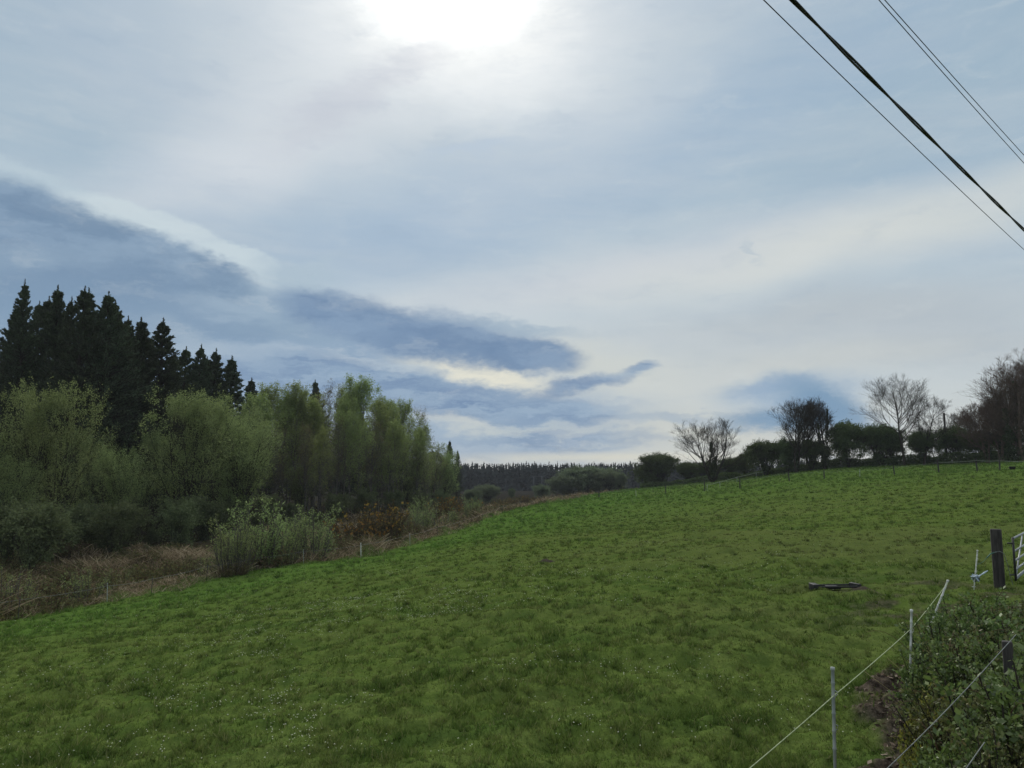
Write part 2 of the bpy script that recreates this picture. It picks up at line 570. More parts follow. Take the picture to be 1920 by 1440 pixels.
def finish(m, t, sh):
    o = t.node('ShaderNodeOutputMaterial')
    t.put(o.inputs['Surface'], sh)
    return m


def solid(name, c, rough=0.7, c2=None, scale=12.0, metal=0.0, bump=0.0, stretch=(1, 1, 1), spec=0.3):
    m, t = new_mat(name)
    b = t.node('ShaderNodeBsdfPrincipled')
    oc = t.node('ShaderNodeTexCoord').outputs['Object']
    v = t.mapping(oc, scale=stretch)
    n = t.noise(v, scale, 4, 0.6)
    t.put(b.inputs['Base Color'], t.mix(t.ramp(n, 0.35, 0.68), c, c2 or [x * 0.7 for x in c]))
    b.inputs['Roughness'].default_value = rough
    b.inputs['Metallic'].default_value = metal
    b.inputs['Specular IOR Level'].default_value = spec
    if bump:
        bn = t.node('ShaderNodeBump')
        bn.inputs['Strength'].default_value = bump
        bn.inputs['Distance'].default_value = 0.01
        t.put(bn.inputs['Height'], n)
        t.put(b.inputs['Normal'], bn.outputs[0])
    return finish(m, t, b.outputs[0])


def leafy(name, cols, transl=0.35, gloss=0.0, big=0.35, var=0.25, k=1.0):
    """thin foliage: colour varies leaf by leaf, clump by clump and plant by plant"""
    m, t = new_mat(name)
    g = t.node('ShaderNodeNewGeometry')
    oi = t.node('ShaderNodeObjectInfo')
    tc_ = t.node('ShaderNodeTexCoord').outputs['Object']
    n = t.noise(tc_, big, 2, 0.5)
    f = t.m('ADD', t.m('MULTIPLY', g.outputs['Random Per Island'], 0.55), t.m('MULTIPLY', n, 0.5))
    r = t.node('ShaderNodeValToRGB')
    t.put(r.inputs[0], f)
    el = r.color_ramp.elements
    while len(el) < len(cols):
        el.new(0.5)
    for i, (e, c) in enumerate(zip(el, cols)):
        e.position = 0.15 + 0.7 * i / max(1, len(cols) - 1)
        e.color = (c[0] * k, c[1] * k, c[2] * k, 1)
    hsv = t.node('ShaderNodeHueSaturation')
    t.put(hsv.inputs['Color'], r.outputs[0])
    t.put(hsv.inputs['Hue'], t.m('ADD', 0.485, t.m('MULTIPLY', oi.outputs['Random'], 0.03)))
    t.put(hsv.inputs['Value'], t.m('ADD', 1.0 - var / 2, t.m('MULTIPLY', oi.outputs['Random'], var)))
    c = hsv.outputs[0]
    d = t.node('ShaderNodeBsdfDiffuse')
    t.put(d.inputs[0], c)
    tr = t.node('ShaderNodeBsdfTranslucent')
    t.put(tr.inputs[0], c)
    mx = t.node('ShaderNodeMixShader')
    mx.inputs[0].default_value = transl
    t.put(mx.inputs[1], d.outputs[0])
    t.put(mx.inputs[2], tr.outputs[0])
    out = mx.outputs[0]
    if gloss:
        gl = t.node('ShaderNodeBsdfGlossy')
        gl.inputs['Roughness'].default_value = 0.45
        m2 = t.node('ShaderNodeMixShader')
        m2.inputs[0].default_value = gloss
        t.put(m2.inputs[1], out)
        t.put(m2.inputs[2], gl.outputs[0])
        out = m2.outputs[0]
    return finish(m, t, out)


BARK_DARK = solid('dark_bark', (0.05, 0.042, 0.034), 0.9, (0.03, 0.03, 0.024), 6, spec=0.0)
BARK_GREY = solid('grey_bark', (0.12, 0.11, 0.095), 0.9, (0.06, 0.055, 0.045), 5, stretch=(1, 1, .4), spec=0.0)
BARK_BIRCH = solid('birch_bark', (0.15, 0.145, 0.13), 0.8, (0.05, 0.045, 0.04), 3, stretch=(1, 1, 3), spec=0.0)
TWIG_RED = solid('reddish_twigs', (0.14, 0.10, 0.08), 0.9, (0.085, 0.066, 0.055), 2, spec=0.0)


# ------------------------------------------------------------------ growth of trees, whole levels at a time
def norm(a):
    return a / (np.linalg.norm(a, axis=-1, keepdims=True) + 1e-9)


def tubes(P, R, m=4):
    """P (n,k,3) centre lines, R (n,k) radii -> verts, quads"""
    n, k, _ = P.shape
    T = np.empty_like(P)
    T[:, 1:-1] = P[:, 2:] - P[:, :-2]
    T[:, 0] = P[:, 1] - P[:, 0]
    T[:, -1] = P[:, -1] - P[:, -2]
    T = norm(T)
    ref = np.where(np.abs(T[:, :1, 2:3]) > 0.9, np.array([1.0, 0, 0]), np.array([0, 0, 1.0]))
    A = norm(np.cross(T, ref))
    B = np.cross(T, A)
    a = np.arange(m) * 2 * np.pi / m
    V = P[:, :, None] + R[:, :, None, None] * (A[:, :, None] * np.cos(a)[None, None, :, None] + B[:, :, None] * np.sin(a)[None, None, :, None])
    base = (np.arange(n)[:, None, None] * k + np.arange(k - 1)[None, :, None]) * m
    i = np.arange(m)[None, None, :]
    j = (i + 1) % m
    Fq = np.stack([base + i, base + j, base + m + j, base + m + i], -1).reshape(-1, 4)
    return V.reshape(-1, 3), Fq


def join(parts):
    Vs, Fs, o = [], [], 0
    for V, Fq in parts:
        Vs.append(V)
        Fs.append(Fq + o)
        o += len(V)
    return np.concatenate(Vs), np.concatenate(Fs)


def grow(rng, P0, D, Ln, r0, k=5, up=0.15, wob=0.15, tip=0.25):
    """paths from points P0 along D, bending upward and wobbling"""
    n = len(P0)
    P = np.empty((n, k, 3))
    P[:, 0] = P0
    d = D.copy()
    st = (Ln / (k - 1))[:, None]
    for j in range(1, k):
        P[:, j] = P[:, j - 1] + d * st
        d = norm(d + rng.normal(0, wob, (n, 3)) + np.array([0, 0, up]))
    R = r0[:, None] * np.linspace(1, tip, k)[None]
    return P, R


def sample(rng, P, R, cnt, t0=0.2, t1=1.0, even=False):
    n, k, _ = P.shape
    idx = np.repeat(np.arange(n), cnt)
    if even:
        t = np.tile(np.linspace(t0, t1, cnt), n)
    else:
        t = rng.uniform(t0, t1, n * cnt)
    s = np.clip(t * (k - 1), 0, k - 1 - 1e-6)
    i = s.astype(int)
    f = (s - i)[:, None]
    pos = P[idx, i] * (1 - f) + P[idx, i + 1] * f
    tan = norm(P[idx, i + 1] - P[idx, i])
    r = R[idx, i] * (1 - f[:, 0]) + R[idx, i + 1] * f[:, 0]
    return idx, t, pos, tan, r


def side(rng, tan, amin, amax, up=0.0, out=None):
    n = len(tan)
    v = rng.normal(size=(n, 3))
    if out is not None:
        v = v + out
    v = norm(v - (v * tan).sum(1, keepdims=True) * tan)
    a = np.radians(rng.uniform(amin, amax, n))[:, None]
    return norm(np.cos(a) * tan + np.sin(a) * v + np.array([0, 0, up]))


def leaves(rng, C, size, aspect=0.5, axis=None, spread=0.6, sv=0.35):
    n = len(C)
    a = rng.normal(size=(n, 3))
    if axis is not None:
        a = norm(axis + a * spread)
    a = norm(a)
    b = norm(np.cross(a, rng.normal(size=(n, 3))))
    s = size * rng.uniform(1 - sv, 1 + sv, n)[:, None] * 0.5
    V = np.stack([C - a * s, C + b * s * aspect, C + a * s, C - b * s * aspect], 1).reshape(-1, 3)
    return V, np.arange(4 * n).reshape(-1, 4)


# every maker returns (wood mesh, leaf mesh) data for a plant with its foot at the origin
def conifer(seed, H, W, start=0.12, dens=1.0, leaf=0.27):
    rng = np.random.default_rng(seed)
    P, R = grow(rng, np.zeros((1, 3)), np.array([[0, 0, 1.0]]), np.array([H]), np.array([H * 0.013]), k=14, up=0.3, wob=0.012, tip=0.1)
    wood = [tubes(P, R, 7)]
    n1 = int(330 * dens * H / 22)
    t = np.sort(start + (0.965 - start) * rng.uniform(0, 1, n1) ** 0.85)
    s = t * 13
    i = np.clip(s.astype(int), 0, 12)
    pos = P[0, i] + (P[0, i + 1] - P[0, i]) * (s - i)[:, None]
    az = rng.uniform(0, 2 * np.pi, n1)
    el = np.radians(rng.normal(8 + 38 * t ** 2.2, 9, n1))
    D = np.stack([np.cos(az) * np.cos(el), np.sin(az) * np.cos(el), np.sin(el)], 1)
    prof = np.minimum(1, ((0.98 - t) / 0.60) ** 0.82) * W / 2 + 0.08
    ln = prof * (1 + rng.uniform(-0.42, 0.28, n1) * np.clip(2.6 * (1 - t), 0.35, 1))
    P1, R1 = grow(rng, pos, D, ln, 0.012 + ln * 0.012, k=6, up=0.08, wob=0.06)
    wood.append(tubes(P1, R1, 3))
    ix, tt, p2, tan2, r2 = sample(rng, P1, R1, 8, 0.2, 1.0)
    d2 = side(rng, tan2, 30, 65, 0.22)
    l2 = ln[ix] * (1.05 - tt) * 0.36 * rng.uniform(0.6, 1.2, len(ix)) + 0.06
    P2, R2 = grow(rng, p2, d2, l2, np.full(len(ix), 0.012), k=4, up=0.12, wob=0.1)
    wood.append(tubes(P2, R2, 3))
    ix, tt, p3, tan3, _ = sample(rng, P2, R2, 8, 0.05, 1.05)
    L1 = leaves(rng, p3 + rng.normal(0, 0.04, p3.shape), leaf, 0.3, tan3 + np.array([0, 0, .15]), 0.5)
    ix, tt, p4, tan4, _ = sample(rng, P1, R1, 16, 0.3, 1.04)
    L2 = leaves(rng, p4 + rng.normal(0, 0.05, p4.shape), leaf, 0.3, tan4, 0.45)
    tp = P[0, -1] - np.array([0, 0, 1]) * rng.uniform(0, 1, 110)[:, None] ** 0.8 * 0.062 * H
    tp = tp + rng.normal(0, 1, (110, 3)) * (0.02 + 0.10 * (P[0, -1, 2] - tp[:, 2:3]) / (0.062 * H))
    L3 = leaves(rng, tp, leaf * 0.8, 0.28, np.array([0, 0, 1.0]), 0.45)
    return join(wood), join([L1, L2, L3])


def broadleaf(seed, H, W, stems=1, fork=0.25, n1=16, n2=9, n3=8, leaf=0.16, nl=9, a1=(25, 55), a2=(25, 60), a3=(25, 70), up1=0.12, up=0.06,
              trunk_r=0.02, lean=0.10, keep_low=0.25, leaf_aspect=0.6, low=0.0, bare=False, spread=0.14, top_bias=0.0, wob=0.12, twig=0.007, gap=0.0, reach=0.15):
    rng = np.random.default_rng(seed)
    az = rng.uniform(0, 2 * np.pi, stems) + np.arange(stems) * 2.4
    ln0 = H * rng.uniform(0.72, 0.86, stems) if stems > 1 else np.array([H * 0.86])
    D0 = norm(np.stack([np.cos(az) * lean, np.sin(az) * lean, np.ones(stems)], 1))
    P0 = np.stack([np.cos(az), np.sin(az), 0 * az - 0.02 * H], 1) * (0.02 * H if stems > 1 else 0.0)
    P0[:, 2] = -0.25
    P, R = grow(rng, P0, D0, ln0, np.full(stems, H * trunk_r), k=9, up=0.10, wob=0.05, tip=0.22)
    wood = [tubes(P, R, 7)]
    # limbs
    ix, t, p, tan, r = sample(rng, P, R, n1, fork, 1.0)
    d = side(rng, tan, a1[0], a1[1], 0.0)
    prof = np.sin(np.clip((t - fork * 0.6) / (1.05 - fork * 0.6), 0, 1) ** 0.75 * np.pi * 0.92) ** 0.7 + 0.12
    l1 = W / 2 * prof * rng.uniform(0.9 - reach, 1.0 + reach, len(ix)) / math.sin(math.radians(min(75, (a1[0] + a1[1]) / 2 + 8)))
    l1 = np.minimum(l1, (H * 1.02 - p[:, 2]) * 1.15)
    P1, R1 = grow(rng, p, d, l1, np.minimum(r * 0.6, 0.012 + l1 * 0.013), k=7, up=up1, wob=wob)
    wood.append(tubes(P1, R1, 5))
    ix, t, p, tan, r = sample(rng, P1, R1, n2, 0.2, 1.0)
    d = side(rng, tan, a2[0], a2[1], 0.06)
    l2 = l1[ix] * (1.15 - 0.75 * t) * 0.55 * rng.uniform(0.6, 1.2, len(ix)) + 0.1
    P2, R2 = grow(rng, p, d, l2, np.minimum(r * 0.6, 0.006 + l2 * 0.009), k=5, up=up, wob=wob)
    wood.append(tubes(P2, R2, 3))
    ix, t, p, tan, r = sample(rng, P2, R2, n3, 0.15, 1.0)
    d = side(rng, tan, a3[0], a3[1], 0.05)
    l3 = l2[ix] * (1.1 - 0.6 * t) * 0.5 * rng.uniform(0.5, 1.2, len(ix)) + 0.12 + H * 0.01
    P3, R3 = grow(rng, p, d, l3, np.minimum(r * 0.7, 0.004 + 0.004 * l3), k=4, up=up * 0.7, wob=wob)
    if bare:
        R3 = np.maximum(R3, twig)
    wood.append(tubes(P3, R3, 3))
    if bare:
        ix, t, p, tan, r = sample(rng, P3, R3, bare, 0.2, 1.0)
        d = side(rng, tan, 20, 50, 0.15)
        l4 = l3[ix] * rng.uniform(0.35, 0.8, len(ix)) + 0.1
        P4, R4 = grow(rng, p, d, l4, np.full(len(ix), twig * 1.1), k=3, up=0.1, wob=0.08, tip=0.6)
        wood.append(tubes(P4, R4, 3))
    lf = None
    if nl:
        ix, t, p, tan, _ = sample(rng, P3, R3, nl, 0.1, 1.1)
        p = p + rng.normal(0, spread, p.shape)
        keep = p[:, 2] > low * H
        if top_bias:
            keep &= rng.uniform(0, 1, len(p)) < (0.25 + 0.75 * np.clip(p[:, 2] / H, 0, 1) ** top_bias)
        if gap:
            s_ = 3.2 / H * 2.2
            g_ = (vn(p[:, 0] * s_ + 7, p[:, 2] * s_, seed) + vn(p[:, 1] * s_ - 3, p[:, 2] * s_ + 5, seed + 1)) * 0.5
            keep &= g_ > gap + rng.uniform(-.06, .06, len(p))
        p = p[keep]
        lf = leaves(rng, p, leaf, leaf_aspect, tan[keep], 1.2)
    return join(wood), lf


def shrub(seed, H, W, stems=26, n2=9, leaf=0.07, nl=12, open_=1.0, upright=0.5, aspect=0.45, sv=0.35):
    """many shoots from one stool"""
    rng = np.random.default_rng(seed)
    az = rng.uniform(0, 2 * np.pi, stems)
    rr = W * 0.22 * np.sqrt(rng.uniform(0, 1, stems))
    P0 = np.stack([np.cos(az) * rr, np.sin(az) * rr, np.full(stems, -0.15)], 1)
    tilt = rng.uniform(0.05, 1, stems) * math.atan2(W * 0.5, H) * open_
    D = np.stack([np.cos(az) * np.sin(tilt), np.sin(az) * np.sin(tilt), np.cos(tilt)], 1)
    ln = H * rng.uniform(0.62, 1.08, stems) * (1 - 0.25 * (tilt / 1.2))
    P, R = grow(rng, P0, D, ln, np.full(stems, 0.008 * H + 0.006), k=7, up=0.02 + 0.1 * upright, wob=0.07)
    wood = [tubes(P, R, 4)]
    ix, t, p, tan, r = sample(rng, P, R, n2, 0.15, 0.98)
    d = side(rng, tan, 20, 55, 0.25 * upright)
    l2 = ln[ix] * 0.32 * (1.15 - t) * rng.uniform(0.5, 1.3, len(ix)) + 0.08
    P2, R2 = grow(rng, p, d, l2, np.minimum(r * 0.6, 0.01), k=4, up=0.1 * upright, wob=0.1)
    wood.append(tubes(P2, R2, 3))
    L = []
    for (A, B, c) in ((P2, R2, nl), (P, R, int(nl * 1.5))):
        ix, t, p, tan, _ = sample(rng, A, B, c, 0.12, 1.02)
        L.append(leaves(rng, p + rng.normal(0, leaf * 0.5, p.shape), leaf, aspect, tan, 0.9, sv))
    return join(wood), join(L)


def fitz(data, H, W=None):
    """stretch a plant so that its top stands exactly H high"""
    (wv, wf), lf = data
    top = np.percentile(wv[:, 2] if lf is None else lf[0][:, 2], 99.8)
    k = H / top
    q = 1.0
    if W:
        src = wv if lf is None else lf[0]
        q = W * 0.5 / np.percentile(np.hypot(src[:, 0], src[:, 1]), 95)
    wv = wv * [q, q, k]
    if lf is not None:
        c = lf[0].reshape(-1, 4, 3).mean(1)
        d = c * [q, q, k] - c
        lf = (lf[0] + np.repeat(d, 4, 0), lf[1])
    return (wv, wf), lf


def plant(name, data, wood_mat, leaf_mat, crown_name='crown', wood_name='trunk', at=(0, 0, 0)):
    root = empty(name, at)
    mesh_np(wood_name, data[0][0], data[0][1], wood_mat, root)
    if data[1] is not None:
        mesh_np(crown_name, data[1][0], data[1][1], leaf_mat, root)
    return root

# ------------------------------------------------------------------ the ground: one sheet to the horizon
def tint_at(x, y):
    e, rough, soil, mud = zones(x, y)
    r = np.hypot(x, y)
    fresh = np.exp(-((e - 3.0) / 6.0) ** 2) * (1 - rough) * sstep(y, 14, 26) * 0.9
    fresh = np.clip(fresh + 0.75 * sstep(r, 55, 100) * (0.6 + 0.5 * fbm(x * .05, y * .05, 51, 2)), 0, 1)
    fresh *= 0.45 + 0.8 * fbm(x * 0.35, y * 0.5, 52, 3)
    tus = sstep(fbm(x * 0.9, y * 1.6, 53, 4), 0.57, 0.70)
    tus = np.maximum(tus, sstep(fbm(x * 3.2, y * 4.6, 56, 3), 0.56, 0.70) * 0.8)
    worn = sstep(fbm(x * 0.12, y * 0.2, 54, 4), 0.48, 0.68) * np.clip(np.exp(-((x - 12) / 12) ** 2) * sstep(y, 8, 16) * sstep(-y, -75, -45), 0, 1)
    return e, rough, np.clip(soil + mud, 0, 1), np.clip(fresh, 0, 1), tus, worn


ang = np.concatenate([np.arange(-180, -44, 4.0), np.arange(-44, 44, 0.2), np.arange(44, 180, 4.0)])
rr_ = np.concatenate([np.array([0.4, 0.9, 1.5, 2.1, 2.6]), np.geomspace(3.0, 200, 600), np.geomspace(212, 3200, 36)])
AA, RR = np.meshgrid(np.radians(ang), rr_)
GX, GY = RR * np.sin(AA), RR * np.cos(AA)
GZ = h(GX.ravel(), GY.ravel()).reshape(GX.shape)
na, nr = len(ang), len(rr_)
Vg = np.stack([GX, GY, GZ], -1).reshape(-1, 3)
i_, j_ = np.meshgrid(np.arange(nr - 1), np.arange(na), indexing='ij')
jn = (j_ + 1) % na
Fg = np.stack([i_ * na + j_, (i_ + 1) * na + j_, (i_ + 1) * na + jn, i_ * na + jn], -1).reshape(-1, 4)
# close the small hole under the camera
Vg = np.concatenate([Vg, [[0, 0, 1.0]]])
c_ = len(Vg) - 1
jj = np.arange(na)
Fg = np.concatenate([Fg, np.stack([np.full(na // 2, c_), jj[0:na - 1:2][:na // 2], jj[1:na:2][:na // 2], ((jj[1:na:2] + 1) % na)[:na // 2]], -1)])
e_, ro_, so_, fr_, tu_, wo_ = tint_at(Vg[:, 0], Vg[:, 1])
attA = np.stack([ro_, so_, fr_, np.ones_like(ro_)], 1)
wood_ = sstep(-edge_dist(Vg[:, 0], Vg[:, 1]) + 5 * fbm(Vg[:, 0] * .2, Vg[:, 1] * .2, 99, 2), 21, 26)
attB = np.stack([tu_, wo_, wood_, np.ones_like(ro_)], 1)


def pasture_colour(t, A, B, vary):
    """sward colour shared by the soil sheet and the blades"""
    sa = t.node('ShaderNodeSeparateColor')
    t.put(sa.inputs[0], A)
    sb = t.node('ShaderNodeSeparateColor')
    t.put(sb.inputs[0], B)
    base = t.mix(vary, (0.098, 0.145, 0.031), (0.136, 0.176, 0.048))
    base = t.mix(sa.outputs[2], base, (0.086, 0.176, 0.031))
    base = t.mix(t.m('MULTIPLY', sb.outputs[0], 0.65), base, (0.052, 0.096, 0.022))
    base = t.mix(t.m('MULTIPLY', sb.outputs[1], 0.6), base, (0.126, 0.136, 0.050))
    return base, sa, sb


gm, t = new_mat("pasture_and_rough_ground")
oc = t.node('ShaderNodeTexCoord').outputs['Object']
aA = t.node('ShaderNodeAttribute', attribute_name='zone_a').outputs['Color']
aB = t.node('ShaderNodeAttribute', attribute_name='zone_b').outputs['Color']
nf = t.noise(t.mapping(oc, scale=(1, 1.3, 1)), 1.6, 6, 0.62)
nd = t.noise(oc, 22.0, 4, 0.7)
colr, sa, sb = pasture_colour(t, aA, aB, t.ramp(nf, 0.3, 0.7))
colr = t.mix(t.ramp(nd, 0.35, 0.75, 0.65, 0.15), colr, (0.050, 0.080, 0.018))
rg = t.noise(oc, 0.9, 5, 0.62)
rn = t.noise(t.mapping(oc, loc=(4, 4, 0)), 0.33, 3, 0.5)
rcol = t.mix(t.ramp(rg, 0.35, 0.62), (0.040, 0.036, 0.022), (0.105, 0.082, 0.050))
rcol = t.mix(t.ramp(rn, 0.5, 0.66, 0.0, 0.6), rcol, (0.040, 0.058, 0.022))
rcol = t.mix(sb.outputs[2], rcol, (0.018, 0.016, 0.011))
colr = t.mix(sa.outputs[0], colr, rcol)
dirt = t.mix(t.ramp(t.noise(oc, 9.0, 5, 0.7), 0.38, 0.66), (0.022, 0.018, 0.015), (0.105, 0.085, 0.066))
colr = t.mix(sa.outputs[1], colr, dirt)
bs = t.node('ShaderNodeBsdfPrincipled')
t.put(bs.inputs['Base Color'], colr)
bs.inputs['Roughness'].default_value = 0.9
bs.inputs['Specular IOR Level'].default_value = 0.0
bn = t.node('ShaderNodeBump')
bn.inputs['Strength'].default_value = 0.8
bn.inputs['Distance'].default_value = 0.05
t.put(bn.inputs['Height'], t.noise(t.mapping(oc, scale=(1, 1, 1)), 7.0, 6, 0.7))
t.put(bs.inputs['Normal'], bn.outputs[0])
finish(gm, t, bs.outputs[0])
ground = mesh_np('ground', Vg, Fg, gm, smooth=True, attrs={'zone_a': attA, 'zone_b': attB})
tag(ground, kind='structure')


# ------------------------------------------------------------------ blades of grass
def blades(x, y, ht, wd, rng, lean=0.45, out=None):
    """three-sided bent blades as quads (base pair, tip pair)"""
    n = len(x)
    z = h(x, y)
    a = rng.uniform(0, 2 * np.pi, n)
    bx, by = np.cos(a) * wd, np.sin(a) * wd
    l = rng.normal(0, lean, (n, 2)) * ht[:, None]
    if out is not None:
        l = l + np.stack(out, 1) * (0.9 * ht)[:, None]
    V = np.empty((n, 4, 3))
    V[:, 0] = np.stack([x - bx, y - by, z - 0.01], 1)
    V[:, 1] = np.stack([x + bx, y + by, z - 0.01], 1)
    V[:, 2] = np.stack([x + bx * .25 + l[:, 0], y + by * .25 + l[:, 1], z + ht], 1)
    V[:, 3] = np.stack([x - bx * .25 + l[:, 0], y - by * .25 + l[:, 1], z + ht * 0.97], 1)
    return V.reshape(-1, 3), np.arange(4 * n).reshape(-1, 4)


def in_view(rng, n, d0, d1, p=1.0, left=-0.80, right=0.76, margin=3.0):
    u = rng.uniform(0, 1, n)
    y = np.exp(np.log(d0) + (np.log(d1) - np.log(d0)) * u ** p)
    x = rng.uniform(left, right, n) * (y + margin)
    return x, y


rng = np.random.default_rng(3)
x, y = in_view(rng, 980000, 4.6, 190, 0.95)
e, ro, so, fr, tu, wo = tint_at(x, y)
keep = (ro < 0.5) & (rng.uniform(0, 1, len(x)) > so * 0.93) & (rng.uniform(0, 1, len(x)) > wo * 0.45)
x, y, e, ro, so, fr, tu, wo = [a[keep] for a in (x, y, e, ro, so, fr, tu, wo)]
# two blades in three gather into tufts that lean outward from their middles
nb = 15
ncen = int(len(x) * 0.68 / nb)
cid = rng.integers(0, len(x), ncen)
own = np.arange(len(x))
tid = rng.integers(0, ncen, int(len(x) * 0.68))
sel = slice(0, len(tid))
tr_ = rng.uniform(0.02, 0.062, ncen) * (1 + y[cid] / 40)
ra, rq = rng.uniform(0, 6.283, len(tid)), np.sqrt(rng.uniform(0, 1, len(tid)))
ox, oy = np.cos(ra) * rq * tr_[tid], np.sin(ra) * rq * tr_[tid]
order = rng.permutation(len(x))
x, y, e, ro, so, fr, tu, wo = [np.concatenate([a[cid][tid], a[order][len(tid):]]) for a in (x, y, e, ro, so, fr, tu, wo)]
x[sel] += ox
y[sel] += oy
tuftc = np.concatenate([rng.uniform(0, 1, ncen)[tid], rng.uniform(0.25, 0.75, len(x) - len(tid))])
tufth = np.concatenate([(0.75 + 1.1 * rng.uniform(0, 1, ncen) ** 2)[tid] * (1.15 - 0.5 * rq), np.full(len(x) - len(tid), 0.7)])
outx = np.concatenate([np.cos(ra) * rq, np.zeros(len(x) - len(tid))])
outy = np.concatenate([np.sin(ra) * rq, np.zeros(len(x) - len(tid))])
cl = fbm(x * 3.0, y * 3.0, 61, 3)
cl2 = sstep(fbm(x * 0.9, y * 1.2, 62, 3), 0.40, 0.70)
ht = (0.014 + 0.030 * sstep(cl, 0.35, 0.7) + 0.022 * cl2) * tufth * rng.uniform(0.7, 1.2, len(x)) * (1 + 0.45 * tu + 0.5 * fr - 0.3 * wo) * (1 + y / 70)
wd = 0.0031 * (1 + y / 8.5) * rng.uniform(0.7, 1.4, len(x))
V, Fq = blades(x, y, ht, wd, rng, 0.4, (outx, outy))
A = np.repeat(np.stack([ro * 0, so, fr, np.ones_like(ro)], 1), 4, 0)
tuftc = 0.5 + (tuftc - 0.5) * (1 - 0.75 * sstep(y, 9, 35))
B = np.repeat(np.stack([tu, wo, tuftc, np.ones_like(ro)], 1), 4, 0)
grm, t = new_mat("grass_blades")
aA = t.node('ShaderNodeAttribute', attribute_name='zone_a').outputs['Color']
aB = t.node('ShaderNodeAttribute', attribute_name='zone_b').outputs['Color']
gi = t.node('ShaderNodeNewGeometry').outputs['Random Per Island']
oc = t.node('ShaderNodeTexCoord').outputs['Object']
colr, sa, sb = pasture_colour(t, aA, aB, t.ramp(t.noise(t.mapping(oc, scale=(1, 1.3, 1)), 1.6, 6, 0.62), 0.3, 0.7))
colr = t.mix(t.ramp(sb.outputs[2], 0.0, 0.4, 0.6, 0.0), colr, (0.055, 0.105, 0.018))
colr = t.mix(t.ramp(sb.outputs[2], 0.7, 1.0, 0.0, 0.6), colr, (0.165, 0.185, 0.065))
colr = t.mix(t.ramp(gi, 0.82, 1.0, 0.0, 0.75, smooth=False), colr, (0.25, 0.25, 0.115))
colr = t.mix(t.ramp(gi, 0.0, 0.35, 0.55, 0.0, smooth=False), colr, (0.040, 0.075, 0.018))
d_ = t.node('ShaderNodeBsdfDiffuse')
t.put(d_.inputs[0], colr)
tr_ = t.node('ShaderNodeBsdfTranslucent')
t.put(tr_.inputs[0], colr)
mx_ = t.node('ShaderNodeMixShader')
mx_.inputs[0].default_value = 0.35
t.put(mx_.inputs[1], d_.outputs[0])
t.put(mx_.inputs[2], tr_.outputs[0])
finish(grm, t, mx_.outputs[0])
gr = mesh_np('grass', V, Fq, grm, attrs={'zone_a': A, 'zone_b': B})
tag(gr, 'short green pasture grass covering the open field', 'grass', kind='stuff')

# daisies and pale seed heads that catch the light in drifts
x, y = in_view(rng, 170000, 8, 55, 0.9, -0.66, 0.55, 1.5)
e, ro, so, fr, tu, wo = tint_at(x, y)
drift = sstep(fbm(x * 0.16, y * 0.22, 71, 3), 0.50, 0.66) * sstep(fbm(x * 1.6, y * 2.0, 72, 3), 0.45, 0.68)
zone = np.exp(-((x / y + 0.12) / 0.30) ** 2) * np.exp(-((y - 20) / 11) ** 2) + 0.06
keep = (ro < .1) & (so < .2) & (rng.uniform(0, 1, len(x)) < drift * zone * 0.42)
x, y = x[keep], y[keep]
n = len(x)
s = rng.uniform(0.005, 0.010, n) * (1 + y / 40)
z = h(x, y) + 0.045 + rng.uniform(0, .05, n)
a = rng.uniform(0, 6.28, n)
V = np.stack([np.stack([x + np.cos(a + k * 1.5708) * s, y + np.sin(a + k * 1.5708) * s, z + (0.4 * s * (1 if k % 2 else -1))], 1) for k in range(4)], 1).reshape(-1, 3)
dm = leafy('daisy_white', [(0.42, 0.45, 0.30), (0.50, 0.52, 0.44)], 0.3, var=0.0)
o = mesh_np('daisies', V, np.arange(4 * n).reshape(-1, 4), dm)
tag(o, 'tiny white daisies sprinkled in drifts over the pasture', 'flowers', kind='stuff')

# clods, stones and dead leaves on the bare bank and around the gate
x = rng.uniform(1.5, 8.5, 16000)
y = rng.uniform(4.6, 12, 16000)
_, _, so, md = zones(x, y)
keep = rng.uniform(0, 1, len(x)) < np.clip(so, 0, 1) * 0.85
x, y = x[keep], y[keep]
z = h(x, y)
V, Fq = leaves(rng, np.stack([x, y, z + rng.uniform(0, 0.03, len(x))], 1), 0.055, 0.7, np.array([1.0, 0, 0]), 3.0, 0.6)
V[:, 2] = (V[:, 2] - np.repeat(z, 4)) * 0.6 + np.repeat(z, 4) + 0.012
cm = leafy('dead_leaf', [(0.035, 0.028, 0.022), (0.08, 0.06, 0.045), (0.16, 0.125, 0.09), (0.32, 0.27, 0.21)], 0.1, var=0)
o = mesh_np('leaf_litter', V, Fq, cm)
tag(o, 'brown dead leaves and clods on the bare earth bank beside the hedge', 'leaf litter', kind='stuff')

# ------------------------------------------------------------------ dead grass, bracken and brambles of the rough land
x, y = in_view(rng, 260000, 21, 260, 1.0, -0.82, 0.16)
e = edge_dist(x, y)
tn = fbm(x * 0.45, y * 0.45, 81, 4)
keep = (e < 0.35) & (rng.uniform(0, 1, len(x)) < 0.06 + 1.4 * sstep(mound(x, y), 0.47, 0.60)) & (e > -22 + 6 * fbm(x * .2, y * .2, 98, 2))
x, y, tn = x[keep], y[keep], tn[keep]
ht = (0.16 + 0.42 * sstep(tn, 0.45, 0.7)) * rng.uniform(0.5, 1.4, len(x))
V, Fq = blades(x, y, ht, 0.007 * (1 + y / 22) * rng.uniform(.6, 1.3, len(x)), rng, 1.15)
o = mesh_np('dry_grass', V, Fq, leafy('dead_grass', [(0.085, 0.066, 0.040), (0.16, 0.13, 0.08), (0.28, 0.235, 0.15), (0.44, 0.38, 0.26)], 0.25, big=0.25, var=0))
